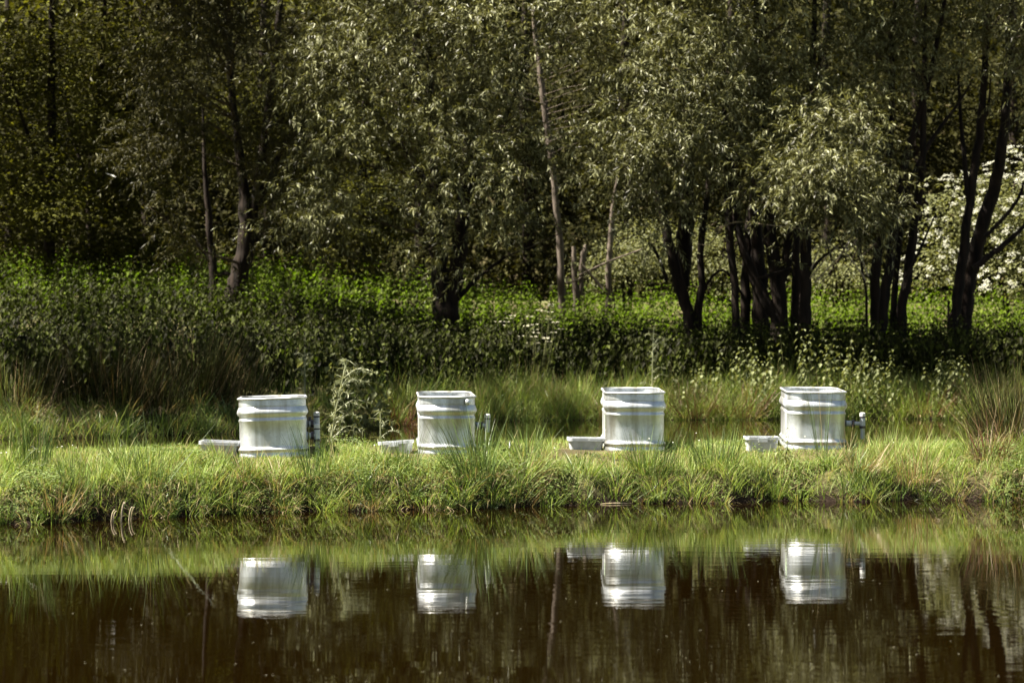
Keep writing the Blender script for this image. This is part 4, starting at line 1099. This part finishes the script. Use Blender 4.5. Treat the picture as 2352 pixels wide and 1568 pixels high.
# ------------------------------------------------------------------ thistles and other single plants
def thistle(label, px, py_top, py_bot, d, lean=0, arms=9, head=True, spread=.3, bias=0.0, mat='thistle'):
    x0 = wx(px, d); g = float(ground_z(x0, d)); h = wz(py_top, d) - g
    root = empty("thistle", (x0, d, g), label, "thistle", "thistles")
    sp = Soup()
    tx = lean * h
    nrm_ = 1.0 / (1 + bias)
    P = smooth_path([[0, 0, -.03], [tx * .2, 0, h * .4], [tx * .6, 0, h * .75], [tx, 0, h]], 12)
    tube(sp, P, np.linspace(.011, .006, 12) * (d / 24) ** .7, 6)
    sp.build("stem", M[mat], root, smooth=True)
    sl_ = Soup(); hd = Soup()
    for k in range(arms):
        s = .25 + .7 * k / arms; b = P[int(s * 11)]
        az = rng.random() * 6.28; dx = (math.cos(az) * .8 + bias) * nrm_ * 1.3; dy = math.sin(az) * .7
        L = spread * h * (1.15 - .5 * s) * rng.uniform(.7, 1.2)
        Q = smooth_path([b, b + np.array([dx * .5, dy * .5, .35]) * L, b + np.array([dx, dy, .25]) * L], 9)
        tube(sl_, Q, np.linspace(.005, .003, 9) * (d / 24) ** .7, 4)
        # spiny leaves along the arm
        T = Q[1:]; n = len(T) * 3; PP = np.repeat(T, 3, 0)
        add_leaves(sl_, PP, rand_unit(n) + np.array([dx, dy, -.1]) * .5, rand_unit(n), .05 * h * rng.uniform(.5, 1.2, n), .0045 * h, .35, .2, .3, False)
        if head:
            for q in range(2): lathe_z(hd, Q[-1] + rng.normal(size=3) * .010, [(-.006, .003), (0, .006), (.006, .006), (.011, .003)], 6)
    # stem leaves
    n = 80; s = rng.integers(0, 12, n)
    az = rng.random(n) * 6.28
    add_leaves(sl_, P[s], np.stack([np.cos(az) + bias * .5, np.sin(az), rng.uniform(-.1, .6, n)], 1), rand_unit(n) * .4 + np.array([0, 0, 1]), .12 * h * rng.uniform(.4, 1.1, n), .007 * h, .3, .25, .3, True)
    o = sl_.build("foliage", M[mat], root); o['kind'] = 'stuff'
    if head:
        for q in range(4): lathe_z(hd, P[-1] + rng.normal(size=3) * .014, [(-.006, .003), (0, .007), (.008, .007), (.014, .003)], 6)
        o = hd.build("flower_bud", M['thistle'], root); o['kind'] = 'stuff'
    return root
thistle("tall pale thistle arching right behind the pipes of the widest tank", 750, 828, 1000, 23.8, .15, 24, True, .25, .6)
thistle("spiky green thistle standing behind the right end of the widest tank", 700, 800, 900, 40.5, .0, 13, True, .2)
thistle("small upright thistle at the channel left of the narrowest tank", 874, 945, 1010, 24.6, .0, 8, True, .25)
thistle("tall dry thistle with bare forked top above the pipeless tank", 1498, 755, 880, 45.5, .02, 9, True, .3, .2)

def leafy_plant(name, label, px, py_top, d, stems, leaf, mat, spread, group, npair=9, wid=.62):
    x0 = wx(px, d); g = float(ground_z(x0, d)); h = wz(py_top, d) - g
    root = empty(name, (x0, d, g), label, "plant", group)
    sp = Soup()
    x = x0 + rng.normal(size=stems) * spread; y = d + rng.normal(size=stems) * spread * .6
    nettle_stems(sp, x, y, h * (.65 + .4 * rng.random(stems)), leaf, npair, 0, .1, wid, .007)
    o = sp.build("foliage", [M[mat], M['stem']], root, origin=(x0, d, g)); o['kind'] = 'stuff'
    return root
G6 = "sunlit leafy plants on the far bank"
for lab, px, py, off, st, sprd in (("sunlit nettle clump on the far bank left of the hose tail tank", 1730, 775, .35, 16, .32), ("sunlit nettle clump rising above the top of the hose tail tank", 1880, 765, .35, 22, .36),
                             ("sunlit nettle clump right of and behind the hose tail tank", 2010, 785, .4, 14, .3), ("rounded leafy bush on the far bank near the right edge", 2185, 815, .35, 18, .2), ("low leafy plant right behind the pipeless tank", 1605, 840, .3, 12, .28)):
    leafy_plant("leafy_plant", lab, px, py, 45.3 + off, st, .105, 'bank_nettle', sprd, G6)
leafy_plant("leafy_plant", "broad leaved plant right of the pale thistle above the channel", 835, 835, 40.5, 24, .15, 'bank_nettle', .38, G6, 8, .7)
leafy_plant("leafy_plant", "broad leaved weed low on the far bank at the left edge", 70, 925, 36.6, 8, .11, 'bank_nettle', .25, G6, 6, .8)
leafy_plant("leafy_plant", "narrow leaved weed standing just left of the hose tail tank", 1800, 982, 22.3, 3, .06, 'bank_nettle', .03, G6, 8, .3)
leafy_plant("leafy_plant", "brownish leafy weed at the left end of the near bank", 25, 1090, nb(25, .25), 7, .045, 'bank_nettle', .12, G6, 8, .4)
leafy_plant("leafy_plant", "pale fine leaved weed in front of the pipeless tank and its tub", 1350, 1035, nb(1350, .8), 6, .04, 'bank_nettle', .1, G6, 7, .35)
leafy_plant("leafy_plant", "bushy fine leaved plant at the right edge behind the island end", 2270, 880, 44.8, 16, .07, 'bank_nettle', .4, G6, 9, .45)

# cow parsley in the shade
x0, d = wx(1220, 47.2), 47.2; g = float(ground_z(x0, d))
root = empty("cow_parsley", (x0, d, g), "cluster of small white umbels among the dark nettles above the narrowest tank", "wildflower")
st = Soup(); fl = Soup()
for k in range(30):
    bx = rng.normal() * .38; hz = wz(rng.uniform(700, 790), d) - g
    by = -rng.uniform(0.3, 1.2)
    P = smooth_path([[bx * .5, by * .5, 0], [bx * .8, by, hz * .6], [bx, by, hz]], 6); tube(st, P, np.linspace(.006, .003, 6), 4)
    n = 34; a = rng.random(n) * 6.28; r = .06 * np.sqrt(rng.random(n))
    Q = P[-1] + np.stack([r * np.cos(a), r * np.sin(a), .015 * rng.random(n)], 1)
    add_leaves(fl, Q, np.stack([np.cos(a), np.sin(a), 0 * a], 1), np.tile([0, -.5, 1.0], (n, 1)), .018, .016, .5, 0, 0, False)
st.build("stem", M['stem'], root)
o = fl.build("umbel", M['cream_petal'], root); o['kind'] = 'stuff'

# a white feather caught in the maple leaves
sp = Soup(); p0 = at(243, 398, 55.2); p1 = at(266, 407, 55.0); dv = p1 - p0
side = np.array([.035, 0, .085])
Q = [p0 + dv * f for f in np.linspace(0, 1, 7)]; wd = [0, .05, .35, .8, 1, .8, .1]
V = []; 
for q, w_ in zip(Q, wd): V += [q - p0 + side * .22 * w_, q - p0 + [0, -.01, 0], q - p0 - side * .12 * w_]
F = []
for k in range(6):
    F += [[3 * k, 3 * k + 1, 3 * k + 4, 3 * k + 3], [3 * k + 1, 3 * k + 2, 3 * k + 5, 3 * k + 4]]
sp.add(V, F); tube(sp, [np.zeros(3), dv * .5 + [0, -.012, 0], dv], [.006, .005, .003], 5)
o = sp.build("white_feather", M['white_petal']); o.location = p0; tag(o, "single white feather caught in the dark maple leaves at the left", "feather")
